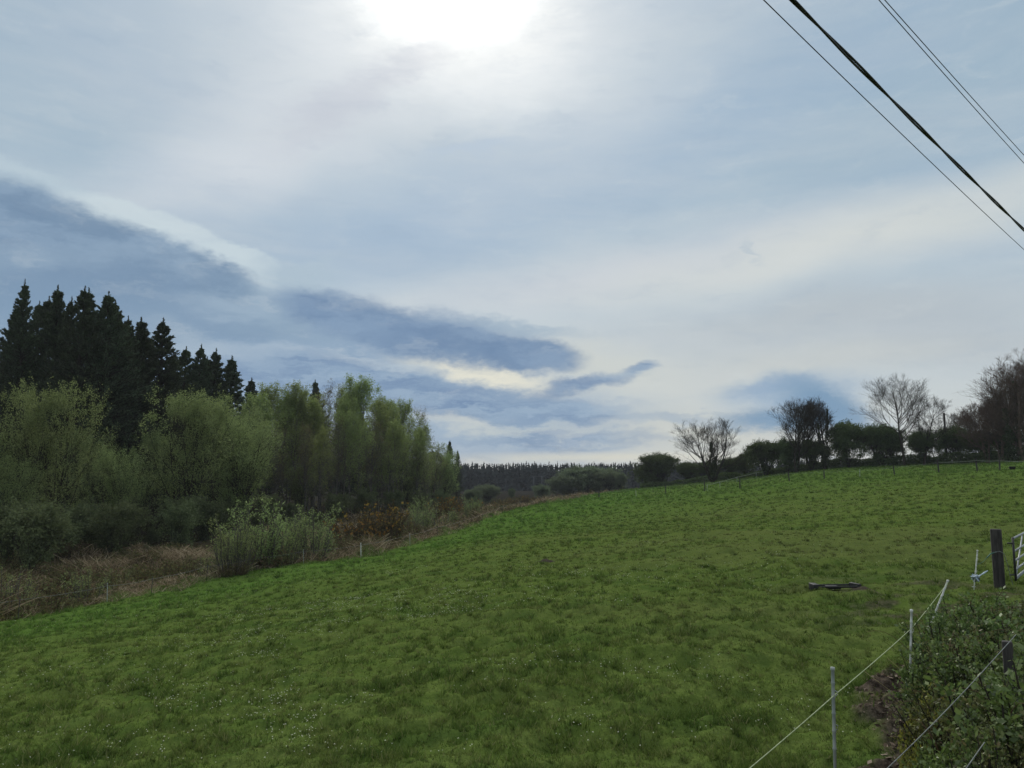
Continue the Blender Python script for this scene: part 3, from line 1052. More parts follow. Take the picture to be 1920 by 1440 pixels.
tag(o, 'tan dead grass and bracken lying over the rough ground before the wood', 'dry grass', kind='stuff')

x, y = in_view(rng, 330000, 21, 260, 1.0, -0.82, 0.16)
e = edge_dist(x, y)
tn = fbm(x * 0.33 + 5, y * 0.33, 83, 4)
keep = (e < 0.2) & (rng.uniform(0, 1, len(x)) < 0.10 + 1.2 * sstep(-mound(x, y), -0.56, -0.42) + 0.4 * np.exp(-((e + 1.5) / 1.6) ** 2)) & (e > -60)
x, y, tn, e = x[keep], y[keep], tn[keep], e[keep]
zz = h(x, y, False) + rng.uniform(0, 1, len(x)) ** 1.5 * (0.25 + 0.9 * sstep(tn, 0.45, 0.7))
V, Fq = leaves(rng, np.stack([x, y, zz], 1), 0.085, 0.55)
s_ = np.repeat(1 + y / 80, 4)[:, None]
Cc = np.repeat(np.stack([x, y, zz], 1), 4, 0)
V = Cc + (V - Cc) * s_
o = mesh_np('brambles', V, Fq, leafy('bramble_leaf', [(0.045, 0.034, 0.024), (0.07, 0.058, 0.03), (0.062, 0.082, 0.03), (0.12, 0.12, 0.045), (0.14, 0.10, 0.06)], 0.25, big=0.3, var=0))
tag(o, 'low dark brambles and brown stalks covering the rough ground along the wood', 'undergrowth', kind='stuff')

# ------------------------------------------------------------------ foliage colours
NEEDLE = leafy('dark_needles', [(0.042, 0.056, 0.034), (0.062, 0.082, 0.048), (0.085, 0.110, 0.062)], 0.12, big=0.15, var=0.3)
WILLOW = leafy('willow_leaf', [(0.125, 0.170, 0.068), (0.190, 0.250, 0.095), (0.26, 0.33, 0.135)], 0.45, big=0.3, var=0.3)
BIRCH = leafy('birch_leaf', [(0.135, 0.175, 0.060), (0.20, 0.255, 0.085), (0.27, 0.335, 0.13)], 0.5, big=0.3, var=0.35)
BUDS = leafy('brown_buds', [(0.085, 0.070, 0.042), (0.13, 0.115, 0.058), (0.16, 0.16, 0.07)], 0.4, big=0.3, var=0.2)
SALLOW = leafy('sallow_leaf', [(0.135, 0.180, 0.07), (0.20, 0.26, 0.095), (0.28, 0.34, 0.15)], 0.45, big=0.6, var=0.2)
THORN = leafy('hawthorn_leaf', [(0.050, 0.070, 0.030), (0.075, 0.104, 0.042), (0.11, 0.145, 0.058)], 0.3, big=0.3, var=0.4)
IVY = leafy('ivy_leaf', [(0.030, 0.040, 0.022), (0.046, 0.060, 0.030), (0.066, 0.084, 0.040)], 0.15, big=0.5, var=0.2)
GORSE = leafy('gorse_spine', [(0.060, 0.050, 0.030), (0.09, 0.075, 0.042), (0.085, 0.09, 0.042)], 0.2, big=0.6, var=0.2)
GORSEFL = leafy('gorse_flower', [(0.17, 0.10, 0.035), (0.26, 0.17, 0.04), (0.20, 0.13, 0.05)], 0.3, big=0.6, var=0.2)
GREYLEAF = leafy('grey_sallow_leaf', [(0.085, 0.11, 0.062), (0.12, 0.15, 0.085), (0.155, 0.19, 0.115)], 0.4, big=0.3, var=0.2)

rng = np.random.default_rng(11)

# ------------------------------------------------------------------ conifers of the plantation, left
CONS = [fitz(conifer(101, 24, 9.0, 0.10), 24), fitz(conifer(102, 24, 7.4, 0.12, 1.0), 24), fitz(conifer(103, 24, 10.4, 0.08, 1.1), 24), fitz(conifer(104, 18, 5.4, 0.15, 1.0), 18)]
CON_G = 'dark conifers of the plantation behind the wood edge'
# column, distance, top row, prototype, label
con_list = [
    (38, 84, 538, 1, 'tall dark conifer whose thin pointed tip stands highest at the far left'),
    (-40, 80, 585, 0, 'dark conifer cut off by the left edge of the picture'),
    (-110, 88, 560, 2, 'dark conifer beyond the left edge of the picture'),
    (8, 92, 592, 2, 'bushy dark conifer just left of the highest pointed tip'),
    (98, 86, 548, 3, 'dark conifer with a round isolated tip between two gaps of sky'),
    (140, 82, 546, 0, 'broad dark conifer with a blunt crowded top in the main clump'),
    (187, 84, 556, 2, 'broad dark conifer forming the right shoulder of the main clump'),
    (62, 96, 574, 0, 'dark conifer filling in behind the two tallest tips on the left'),
    (216, 88, 588, 1, 'dark conifer with twin small tips stepping down from the main clump'),
    (262, 92, 606, 3, 'thin ragged conifer just left of the lone columnar one'),
    (298, 90, 604, 1, 'lone columnar conifer with a forked top standing free in the sky'),
    (240, 98, 628, 2, 'dark conifer low behind the ragged thin one'),
    (340, 96, 657, 0, 'small dark conifer right of the lone columnar conifer'),
    (363, 98, 654, 1, 'small pointed dark conifer, left one of the pair before the last two'),
    (396, 100, 660, 1, 'small dark conifer with a sharp top, last but one at the right end'),
    (431, 102, 674, 3, 'smallest dark conifer at the right end of the plantation row'),
    (170, 98, 584, 1, 'dark conifer standing deep behind the main clump'),
    (315, 104, 668, 2, 'dark conifer low between the columnar one and the small group'),
    (110, 100, 600, 2, 'dark conifer deep behind the round isolated tip'),
    (20, 104, 620, 0, 'dark conifer low in the back row at the far left'),
    (120, 84, 566, 1, 'slim dark conifer between the round isolated tip and the broad blunt one'),
    (160, 86, 552, 3, 'dark conifer tip just right of the blunt crowded top'),
    (205, 86, 572, 0, 'dark conifer closing the right slope of the main clump'),
    (75, 90, 566, 2, 'wide dark conifer behind the left pair of tips'),
    (232, 90, 602, 0, 'dark conifer between the twin small tips and the ragged one'),
    (276, 96, 640, 0, 'dark conifer filling the dip left of the lone columnar one'),
    (380, 104, 676, 2, 'broad low dark conifer among the small group at the right end'),
    (590, 150, 718, 3, 'single dark spruce tip poking out of the pale birches'),
    (470, 118, 714, 3, 'small dark conifer tip peeping over the first birches'),
    (843, 175, 828, 3, 'small dark spruce at the right end of the wood against the sky'),
    (856, 178, 846, 1, 'lowest dark spruce at the right end of the wood beside the far forest'),
    (450, 140, 762, 2, None),
    (490, 145, 770, 0, None),
    (525, 150, 775, 2, None),
    (560, 150, 770, 2, None),
    (600, 155, 776, 0, None),
    (640, 155, 770, 2, None),
    (675, 158, 776, 2, None),
    (710, 160, 786, 0, None),
    (745, 165, 800, 2, None),
    (780, 170, 820, 2, None),
    (810, 172, 846, 0, None),
    (832, 176, 862, 2, None),
    (400, 130, 760, 2, None),
    (350, 125, 750, 0, None),
    (290, 120, 740, 2, None),
    (240, 118, 735, 0, None),
    (190, 115, 730, 2, None),
    (140, 115, 720, 0, None),
    (90, 112, 720, 2, None),
    (40, 110, 720, 0, None),
    (-10, 108, 720, 2, None),
]
protoH = [24, 24, 24, 18]
made = {}
for i, (px, d, top, p, label) in enumerate(con_list):
    loc, H = stand(px, d, top)
    if p not in made:
        o = plant('conifer', CONS[p], BARK_DARK, NEEDLE)
        made[p] = o
        s = H / protoH[p]
        o.location = loc
        o.scale = (s * rng.uniform(.95, 1.1),) * 2 + (s,)
        o.rotation_euler = (0, 0, rng.uniform(0, 6.28))
    else:
        s = H / protoH[p]
        wsc = s * rng.uniform(.95, 1.18) * (1.28 if 255 < px < 500 else 1.05)
        o = copy_tree(made[p], loc, rng.uniform(0, 6.28), (wsc, wsc, s))
    tag(o, label or 'dark conifer deep inside the wood, hidden behind the leafing birches and willows', 'conifer',
        CON_G if label else 'conifers hidden deep inside the wood')

# ------------------------------------------------------------------ willows along the wood edge
WIL = [broadleaf(201, 14, 12, stems=5, fork=0.12, n1=13, n2=8, n3=7, leaf=0.15, nl=9, lean=0.38, trunk_r=0.012, up1=0.16, low=0.03, spread=0.2, gap=0.30, reach=0.3),
       broadleaf(202, 14, 11, stems=4, fork=0.15, n1=14, n2=8, n3=7, leaf=0.15, nl=9, lean=0.32, trunk_r=0.012, up1=0.16, low=0.04, spread=0.2, gap=0.30, reach=0.3),
       broadleaf(203, 14, 13, stems=6, fork=0.10, n1=11, n2=8, n3=7, leaf=0.15, nl=8, lean=0.45, trunk_r=0.012, up1=0.14, low=0.04, spread=0.2, gap=0.30, reach=0.3)]
wil_list = [
    (92, 62, 716, .80, 0, 'big rounded grey green willow at the far left before the conifers'),
    (-60, 60, 770, 1.0, 1, 'grey green willow cut by the left edge of the picture'),
    (345, 74, 730, 1.0, 1, 'tall rounded pale green willow in the middle of the wood edge'),
    (215, 66, 838, 0.8, 2, 'low brownish green willow between the two tall rounded ones'),
    (455, 80, 778, 1.0, 2, 'sprawling olive willow leaning right beside the tall middle willow'),
    (0, 58, 850, 0.9, 2, 'low dark green willow at the foot of the big left one'),
    (420, 90, 748, 1.0, 0, 'pale willow top rising just behind the middle willow'),
    (280, 84, 806, 0.7, 1, 'dim green willow filling the dip left of the middle willow'),
    (160, 74, 800, .7, 2, 'dim green willow behind the big left one, under the conifers'),
    (690, 118, 800, 1.0, 1, 'pale rounded willow leaning out of the birches at their right side'),
    (770, 128, 825, 1.0, 2, 'olive willow at the foot of the last birches'),
    (825, 150, 842, 0.95, 0, 'small rounded olive willow ending the wood on the right'),
    (560, 102, 868, 0.8, 2, 'low dark willow under the tall birches, left of centre'),
]
made = {}
for i, (px, d, top, ws, p, label) in enumerate(wil_list):
    loc, H = stand(px, d, top)
    s = H / 14.4
    sc = (s * ws, s * ws, s)
    if p not in made:
        o = plant('willow_tree', fitz(WIL[p], 14.4, (9.6, 9.2, 11.0)[p]), BARK_DARK, WILLOW)
        made[p] = o
        o.location, o.rotation_euler, o.scale = loc, (0, 0, rng.uniform(0, 6.28)), sc
    else:
        o = copy_tree(made[p], loc, rng.uniform(0, 6.28), sc)
    tag(o, label, 'willow', 'leafing willows along the wood edge')

# low leafy bushes filling the foot of the wood
UNDL = leafy('understorey_leaf', [(0.065, 0.078, 0.040), (0.10, 0.13, 0.06), (0.15, 0.18, 0.09)], 0.35, big=0.5, var=0.5)
UND = [fitz(broadleaf(221 + k, 4, 4, stems=5 + k, fork=0.08, n1=9, n2=7, n3=6, leaf=0.13, nl=6, lean=0.45, trunk_r=0.010, up1=0.2, spread=0.14, gap=0.42,
       reach=0.5), 4.0, 3.6) for k in range(2)]
lw = np.random.default_rng(61)
und = []
for (px, d) in ((-20, 50), (45, 53), (110, 56), (150, 60), (200, 60), (255, 66), (300, 68), (350, 70), (395, 72), (440, 76), (500, 84), (545, 90), (600, 94), (640, 98),
                (690, 104), (740, 112), (790, 122), (830, 138), (70, 49), (225, 57), (330, 63), (845, 150), (475, 78), (570, 86)):
    x = (px - 960) / F * d
    s = lw.uniform(2.2, 4.8) / 4.0
    loc = (x, d, hz(x, d) - .1)
    if len(und) < 2:
        o = plant('willow_bush', UND[len(und)], BARK_DARK, UNDL, 'crown', 'stems')
        o.location, o.scale = loc, (s, s, s)
        und.append(o)
    else:
        o = copy_tree(und[int(lw.integers(0, 2))], loc, lw.uniform(0, 6.28), (s * lw.uniform(.8, 1.3),) * 2 + (s,))
    tag(o, 'low dim leafy bush in the shade at the foot of the wood', 'bush', 'low bushes at the foot of the wood')

# ------------------------------------------------------------------ birches of the wood
BIR = [broadleaf(301, 18, 6.0, fork=0.28, n1=34, n2=8, n3=6, leaf=0.16, nl=7, a1=(22, 48), up1=0.18, trunk_r=0.008, low=0.16, top_bias=1.4, lean=.04, spread=.16),
       broadleaf(302, 18, 5.2, fork=0.34, n1=30, n2=8, n3=6, leaf=0.16, nl=7, a1=(20, 42), up1=0.18, trunk_r=0.008, low=0.2, top_bias=1.6, lean=.06, spread=.16),
       broadleaf(303, 18, 7.0, stems=2, fork=0.28, n1=20, n2=8, n3=6, leaf=0.16, nl=7, a1=(24, 50), up1=0.16, trunk_r=0.007, low=0.16, top_bias=1.4, lean=.12, spread=.16),
       broadleaf(304, 18, 5.0, fork=0.30, n1=28, n2=8, n3=7, leaf=0.13, nl=3, a1=(20, 40), up1=0.2, trunk_r=0.008, low=0.2, top_bias=1.2, lean=.05)]
bir_list = [
    (655, 112, 700, 0, 'tallest pale green birch, its twin plume of leaves highest in the wood'),
    (680, 116, 706, 1, 'second tallest birch, right half of the highest plume of leaves'),
    (545, 108, 712, 0, 'pale green birch with a rounded top left of the highest plume'),
    (568, 112, 722, 2, 'pale birch just right of the rounded one, slightly lower'),
    (490, 110, 716, 1, 'pale birch beside the last conifers at the left of the birch stand'),
    (512, 118, 738, 2, 'lower birch in the notch between the first two birch tops'),
    (622, 120, 712, 3, 'thin nearly bare birch with a wispy top left of the highest plume'),
    (605, 124, 730, 3, 'thin brownish birch beside the dark spruce tip'),
    (712, 120, 740, 2, 'birch in the first step down right of the highest plume'),
    (738, 124, 744, 0, 'broad pale birch top on the right shoulder of the wood'),
    (765, 130, 748, 1, 'slim birch on the right shoulder of the wood'),
    (788, 140, 762, 3, 'bare looking birch at the edge of the right shoulder'),
    (800, 138, 796, 0, 'shorter birch dropping away at the right side of the wood'),
    (812, 146, 830, 2, 'low birch near the right end of the wood'),
    (448, 104, 742, 2, 'birch rising behind the olive willow'),
    (520, 96, 800, 3, None), (575, 100, 790, 3, None), (600, 98, 800, 2, None), (630, 102, 780, 3, None), (665, 104, 770, 2, None),
    (640, 108, 745, 1, None), (695, 108, 775, 3, None), (725, 112, 785, 0, None), (590, 112, 745, 0, None), (480, 98, 790, 1, None),
    (750, 118, 790, 2, None), (540, 122, 745, 1, None), (780, 128, 800, 1, None), (505, 104, 770, 0, None), (675, 128, 735, 0, None),
    (420, 98, 800, 3, None), (560, 130, 740, 3, None), (715, 134, 752, 1, None), (835, 160, 856, 1, None),
    (380, 100, 810, 1, None), (300, 98, 830, 3, None), (240, 96, 850, 0, None), (180, 94, 850, 1, None), (120, 92, 850, 3, None), (60, 90, 850, 0, None),
    (530, 110, 735, 1, None), (585, 116, 738, 2, None), (640, 118, 722, 0, None), (700, 124, 745, 1, None), (755, 134, 757, 2, None), (470, 104, 735, 1, None)]
made = {}
for i, (px, d, top, p, label) in enumerate(bir_list):
    loc, H = stand(px, d, top)
    s = H / 18.3
    ws = s * rng.uniform(0.95, 1.25)
    if p not in made:
        o = plant('birch_tree', fitz(BIR[p], 18.3, (5.6, 4.8, 6.4, 4.6)[p]), BARK_BIRCH, BUDS if p == 3 else BIRCH)
        made[p] = o
        o.location, o.rotation_euler, o.scale = loc, (0, 0, rng.uniform(0, 6.28)), (ws, ws, s)
    else:
        o = copy_tree(made[p], loc, rng.uniform(0, 6.28), (ws, ws, s))
    tag(o, label or 'slender birch standing inside the wood, its crown lost among the others', 'birch',
        'birches of the wood' if label else 'birches hidden in the middle of the wood')

# bare poles low in the wood
pole_rng = np.random.default_rng(5)
POLE = None
for i in range(46):
    px = pole_rng.uniform(40, 850)
    d = 74 + (px / 850) * 60 + pole_rng.uniform(0, 30)
    loc, H = stand(px, d, 840 + pole_rng.uniform(-50, 30))
    if POLE is None:
        data = broadleaf(350, 8, 1.8, fork=0.35, n1=12, n2=5, n3=3, leaf=0.1, nl=2, a1=(18, 40), up1=.2, trunk_r=0.009, lean=.04)
        POLE = plant('sapling', data, BARK_GREY, BUDS)
        o = POLE
        o.location = loc
        o.scale = (H / 8,) * 3
    else:
        o = copy_tree(POLE, loc, pole_rng.uniform(0, 6.28), H / 8)
    tag(o, 'thin upright sapling in the shade at the edge of the wood', 'sapling', 'saplings in the shade of the wood')

# ------------------------------------------------------------------ shrubs in front of the wood
SHR = [shrub(401, 3.2, 3.0, stems=36, n2=9, leaf=0.095, nl=12), shrub(402, 3.2, 3.4, stems=38, n2=9, leaf=0.09, nl=11, upright=0.3),
       shrub(403, 2.0, 2.2, stems=20, n2=7, leaf=0.08, nl=6)]
shr_list = [
    (480, 46, 936, 1.2, 0, 'tall spiky sallow bush, highest of the light green clump before the wood'),
    (440, 43, 968, 1.15, 1, 'light green sallow bush at the left foot of the spiky one'),
    (583, 50, 946, 1.15, 1, 'rounded light green sallow bush right of the spiky one'),
    (530, 47, 965, 1.0, 1, 'light green sallow bush filling the dip between the two taller ones'),
    (405, 44, 1010, 0.9, 2, 'thin low sallow bush ending the light green clump on the left'),
    (610, 53, 990, 0.8, 2, 'low sallow bush ending the light green clump on the right'),
    (790, 70, 930, 0.9, 0, 'upright light green bush beyond the gorse, beside the wire'),
    (760, 66, 948, 0.9, 2, 'thin light green bush just right of the first gorse'),
    (830, 80, 935, 1.0, 2, 'thin green bush by the wire, second beyond the first gorse'),
    (885, 92, 930, 1.1, 1, 'low green bush where the pasture edge bends away'),
    (25, 36, 1062, 1.3, 2, 'small yellowish bush in dead grass at the left edge'),
    (165, 38, 1060, 1.3, 2, 'small yellow green bush in dead grass, second from the left edge'),
    (235, 42, 1064, 1.2, 2, 'little sparse bush amid the pale mounds of dead bracken'),
]
made = {}
for (px, d, top, ws, p, label) in shr_list:
    loc, H = stand(px, d, top)
    H = max(H, 0.9)
    s = H / (3.3, 3.3, 2.1)[p]
    sc = (s * ws, s * ws, s)
    if p not in made:
        o = plant('sallow_bush', fitz(SHR[p], (3.3, 3.3, 2.1)[p], (2.7, 3.0, 2.2)[p]), BARK_GREY, SALLOW, 'crown', 'stems')
        made[p] = o
        o.location, o.scale = loc, sc
    else:
        o = copy_tree(made[p], loc, rng.uniform(0, 6.28), sc)
    tag(o, label, 'bush', 'light green bushes on the rough ground')


# bramble clumps that give the rough land its relief
BRAM = [shrub(451, 1.1, 1.9, stems=26, n2=9, leaf=0.085, nl=9, upright=0.1, aspect=0.6), shrub(452, 0.9, 2.2, stems=28, n2=9, leaf=0.08, nl=9, upright=0.05, aspect=0.6)]
BRL = leafy('bramble_clump_leaf', [(0.075, 0.052, 0.036), (0.12, 0.085, 0.052), (0.10, 0.12, 0.05), (0.19, 0.19, 0.085)], 0.3, big=0.8, var=0.4)
br = np.random.default_rng(44)
BR0 = None
spots = [(15, 47), (70, 50), (120, 46), (180, 52), (250, 56), (310, 60), (60, 36), (130, 38), (300, 46), (350, 50), (20, 33), (90, 42), (215, 46), (270, 43),
         (335, 43), (640, 58), (655, 54), (700, 56), (740, 60), (810, 76), (850, 88), (880, 100), (905, 84), (760, 62), (385, 56), (150, 56), (40, 42), (200, 40), (5, 40), (110, 40), (165, 44), (255, 48), (290, 52), (340, 56), (75, 44), (30, 52), (140, 49), (225, 52), (400, 60), (365, 47), (190, 36), (95, 33),
         (600, 52), (560, 50), (500, 45), (450, 42), (630, 50), (930, 110), (960, 120), (900, 120), (870, 128), (820, 104)]
for i, (px, d) in enumerate(spots):
    x = (px - 960) / F * d
    loc = (x, d, hz(x, d) - .05)
    if i < 2:
        o = plant('bramble_bush', fitz(BRAM[i], 1.0, 2.0), BARK_DARK, BRL, 'crown', 'stems')
        o.location = loc
        BR0 = (BR0 or []) + [o]
    else:
        sc = br.uniform(.7, 1.4)
        o = copy_tree(BR0[i % 2], loc, br.uniform(0, 6.28), (sc * 1.1, sc * 1.1, sc))
    tag(o, 'low olive brown bramble clump on the rough ground along the pasture fence', 'bramble', 'bramble clumps on the rough ground')

# ------------------------------------------------------------------ gorse
def gorse(seed, H, W):
    r = np.random.default_rng(seed)
    data = shrub(seed, H, W, stems=36, n2=9, leaf=0.10, nl=10, upright=0.25, aspect=0.3)
    V = data[1][0].reshape(-1, 4, 3).mean(1)
    rad_ = np.hypot(V[:, 0], V[:, 1]) / (W * .5) + V[:, 2] / H
    pick = V[(rad_ > 0.85) & (r.uniform(0, 1, len(V)) < 0.12)]
    fl = leaves(r, pick + r.normal(0, 0.03, pick.shape), 0.12, 0.8)
    return data, fl


GO = [gorse(501, 2.2, 3.2), gorse(502, 1.8, 3.0)]
gor_list = [
    (712, 62, 930, 1.1, 0, 'largest gorse bush with orange yellow flowers, right of the light green clump'),
    (678, 60, 945, 1.0, 1, 'brown gorse bush at the left side of the largest gorse'),
    (735, 66, 950, .9, 1, 'gorse bush with the brightest yellow flowers at the right of the largest'),
    (832, 96, 925, 1.0, 0, 'brown gorse bush under the last trees of the wood'),
    (862, 108, 922, 1.0, 1, 'rusty flowering gorse bush at the right foot of the wood'),
    (940, 150, 934, 1.2, 1, 'low rusty gorse between the two far domed bushes'),
    (985, 165, 926, 1.2, 0, 'far gorse bush with orange flowers before the dark forest'),
    (1015, 160, 928, 1.1, 1, 'far gorse bush ending at the green slope'),
    (962, 158, 930, 1.2, 0, 'far gorse bush in the middle of the rusty patch'),
]
made = {}
for (px, d, top, ws, p, label) in gor_list:
    loc, H = stand(px, d, top)
    s = max(H, 1.0) / (2.3, 1.9)[p]
    sc = (s * ws, s * ws, s)
    if p not in made:
        o = plant('gorse_bush', GO[p][0], BARK_DARK, GORSE, 'crown', 'stems')
        tag(mesh_np('flowers', GO[p][1][0], GO[p][1][1], GORSEFL, o), kind='stuff')
        made[p] = o
        o.location, o.scale = loc, sc
    else:
        o = copy_tree(made[p], loc, rng.uniform(0, 6.28), sc)
    tag(o, label, 'gorse', 'gorse bushes on the rough ground')

# ------------------------------------------------------------------ rounded bushes and trees in the middle distance
DOME = [broadleaf(601, 6, 7.0, stems=5, fork=0.06, n1=17, n2=8, n3=7, leaf=0.17, nl=10, lean=0.42, trunk_r=0.014, up1=0.12, spread=0.22, gap=0.40, reach=0.45),
        broadleaf(602, 6, 6.0, stems=4, fork=0.10, n1=18, n2=8, n3=7, leaf=0.17, nl=10, lean=0.34, trunk_r=0.014, up1=0.12, spread=0.22, gap=0.40, reach=0.45)]
dome_list = [
    (914, 205, 909, 1.5, 0, GREYLEAF, 'small domed grey green bush on the rough ground before the dark forest'),
    (888, 190, 917, 1.4, 1, GREYLEAF, 'flat grey green bush touching the left side of the small domed one'),
    (1014, 215, 909, 1.4, 1, GREYLEAF, 'second small domed grey green bush, right of the far gorse'),
    (960, 260, 916, 0.9, 1, THORN, 'low dark bush on the flat land below the dark forest'),
    (1105, 235, 874, 2.1, 0, GREYLEAF, 'widest rounded grey green tree before the dark forest'),
    (1062, 228, 892, 1.9, 1, GREYLEAF, 'low grey green tree at the left foot of the widest rounded one'),
    (1140, 225, 882, 1.6, 1, GREYLEAF, 'grey green tree at the right side of the widest rounded one'),
    (1163, 220, 886, .6, 0, GREYLEAF, 'narrow grey green tree between the widest rounded one and the dark round bush'),
    (1236, 176, 850, 1.25, 0, THORN, 'dark round tree on the brow, left of the first bare tree'),
    (1210, 184, 872, 1.0, 1, THORN, 'dark low bush at the left foot of the dark round tree on the brow'),
    (1290, 170, 866, 1.2, 0, THORN, 'dark low bush right of the dark round tree on the brow'),
    (1325, 165, 864, 1.2, 1, THORN, 'dark bush at the foot of the first bare tree'),
    (1370, 160, 858, 1.2, 0, THORN, 'dark bush right of the first bare tree with ivy'),
    (1398, 155, 850, 1.0, 1, THORN, 'dark bush with a narrow top between the first bare tree and the leaning ones'),
    (1435, 140, 826, 1.05, 0, THORN, 'dark spreading thorn tree left of the ivy clad pair'),
    (1475, 138, 822, 1.0, 1, THORN, 'dark thorn tree on a bent trunk at the foot of the left ash'),
    (1520, 136, 824, 1.0, 0, THORN, 'dark thorn tree beneath the ivy clad pair'),
    (1590, 134, 790, 1.0, 1, THORN, 'dark rounded thorn tree standing alone with sky at both sides'),
    (1650, 133, 795, 1.0, 0, THORN, 'dark broad thorn tree left of the tall bare ash'),
    (1675, 134, 808, .8, 1, THORN, 'dark thorn tree directly under the tall bare ash'),
    (1728, 132, 808, 1.0, 0, THORN, 'mid green thorn tree right of the tall bare ash'),
    (1788, 130, 798, 1.05, 1, THORN, 'mid green thorn tree at the foot of the telegraph pole'),
    (1835, 126, 808, .9, 0, THORN, 'green thorn tree left of the large reddish tree'),
    (1890, 118, 800, 1.0, 1, THORN, 'green bush low under the large reddish tree'),
]
made = {}
for (px, d, top, ws, p, lm, label) in dome_list:
    loc, H = stand(px, d, top)
    s = H / 6.3
    if px > 1400:
        ws = ws * 0.95
    sc = (s * ws, s * ws, s)
    k = (p, lm.name)
    if k not in made:
        o = plant('thorn_tree' if lm is THORN else 'sallow_tree', fitz(DOME[p], 6.3, (6.4, 5.2)[p]), BARK_DARK, lm)
        made[k] = o
        o.location, o.scale = loc, sc
    else:
        o = copy_tree(made[k], loc, rng.uniform(0, 6.28), sc)
    tag(o, label, 'tree', 'rounded trees and bushes along the far hedge' if lm is THORN else 'grey green bushes before the dark forest')


# ------------------------------------------------------------------ bare trees on the brow
def ivy_on(data_wood_seed, H, t0, t1, w0, n, off=(0, 0), lean=(0, 0)):
    r = np.random.default_rng(data_wood_seed)
    t = r.uniform(t0, t1, n)
    wob = 1 + 0.45 * np.sin(t * 31 + data_wood_seed) + 0.35 * np.sin(t * 67)
    lean = (lean[0] + 0.02 * math.sin(data_wood_seed), lean[1])
    rd = w0 * (1.0 - 0.75 * (t - t0) / (t1 - t0)) * wob * np.sqrt(r.uniform(0.1, 1, n))
    a = r.uniform(0, 6.28, n)
    C = np.stack([off[0] + lean[0] * t * H + np.cos(a) * rd, off[1] + lean[1] * t * H + np.sin(a) * rd, t * H], 1)
    return leaves(r, C, 0.22, 0.8)


def bare_tree(seed, px, d, top, label, W, ivy=None, mat=BARK_DARK, name='ash_tree', rz=0.0, **kw):
    loc, H = stand(px, d, top)
    args = dict(fork=0.30, n1=14, n2=8, n3=7, a1=(28, 58), a2=(22, 50), a3=(20, 45), up1=0.16, up=0.10, trunk_r=0.019, lean=0.05, wob=0.09, twig=0.010)
    args.update(kw)
    data = fitz(broadleaf(seed, H * 0.97, W, nl=0, bare=2, **args), H)
    root = empty(name, loc, rz)
    mesh_np('trunk', data[0][0], data[0][1], mat, root)
    if ivy:
        vs = [ivy_on(seed + 7 * j, H, *iv) for j, iv in enumerate(ivy)]
        V, Fq = join(vs)
        mesh_np('ivy', V, Fq, IVY, root)
    tag(root, label, 'bare tree', 'leafless trees along the far hedge')
    return root


bare_tree(701, 1334, 150, 783, 'low bare spreading tree with an ivy clad middle stem, leftmost of the leafless ones', 10.5,
          ivy=[(0.05, 0.62, 0.75, 1500, (0, 0), (0.0, 0)), (0.05, 0.4, 0.7, 500, (.6, 0), (0.06, 0))], stems=4, lean=0.40, fork=0.25, n1=9, trunk_r=0.02)
bare_tree(702, 1492, 135, 748, 'bare ash with a wide fan of twigs, left one of the ivy clad group', 12.0, stems=2, lean=0.16, n1=14,
          ivy=[(0.02, 0.35, 0.5, 500, (0, 0), (0, 0))])
bare_tree(703, 1516, 138, 745, 'bare ash with dense upright twigs in the middle of the group', 8.5, stems=2, lean=0.10, n1=12, fork=.35)
bare_tree(704, 1546, 134, 748, 'bare tree with two ivy wrapped upright stems, right one of the group', 5.0, fork=0.45, n1=14, stems=2, lean=0.10,
          ivy=[(0.04, 0.86, 0.48, 1500, (0.1, 0), (0.05, 0)), (0.04, 0.66, 0.40, 900, (-0.3, 0), (-0.12, 0))])
bare_tree(705, 1695, 128, 700, 'tall bare ash with a wide rounded crown of fine twigs against the sky', 12.5, stems=2, lean=0.05, fork=0.36, n1=13,
          n2=9, n3=7, a1=(34, 66), trunk_r=0.014, twig=0.008)
bare_tree(706, 1728, 130, 745, 'smaller bare ash at the right flank of the tall wide crowned one', 7.5, stems=1, lean=0.22, n1=13, fork=0.3)
bare_tree(707, 1802, 132, 770, 'thin low bare tree right of the telegraph pole', 6.0, stems=3, lean=0.2, n1=9, n2=7, fork=0.4, trunk_r=0.01)
bare_tree(712, 1756, 134, 790, 'low wispy bare tree left of the telegraph pole', 5.0, stems=3, lean=0.25, n1=8, n2=7, fork=0.4, trunk_r=0.01)
bare_tree(708, 1850, 118, 748, 'reddish bare tree stepping up to the largest one at the right edge', 6.5, stems=3, lean=0.14, n1=15, mat=TWIG_RED,
          ivy=[(0.02, 0.6, 0.9, 1400, (0, 0), (0, 0))])
bare_tree(709, 1908, 110, 665, 'largest reddish brown tree wrapped in ivy at the right edge of the picture', 10.0, stems=4, lean=0.12, fork=.15, n1=19, n2=8,
          n3=7, mat=TWIG_RED, ivy=[(0.02, 0.75, 1.1, 2600, (0, 0), (0, 0)), (0.02, 0.55, 0.9, 1500, (1.3, 0), (0.05, 0)), (0.02, 0.5, 0.9, 1500, (-1.4, 0), (-0.06, 0))])
bare_tree(710, 1975, 112, 640, 'reddish brown tree mostly beyond the right edge of the picture', 10.0, stems=4, lean=0.12, fork=.2, n1=20, mat=TWIG_RED,
          ivy=[(0.02, 0.8, 1.8, 4000, (0, 0), (0, 0))])
bare_tree(711, 1875, 114, 735, 'reddish brown bare tree tucked before the largest one', 6.0, stems=3, lean=0.12, fork=.2, n1=18, mat=TWIG_RED,
          ivy=[(0.02, 0.5, 0.9, 1200, (0, 0), (0, 0))])

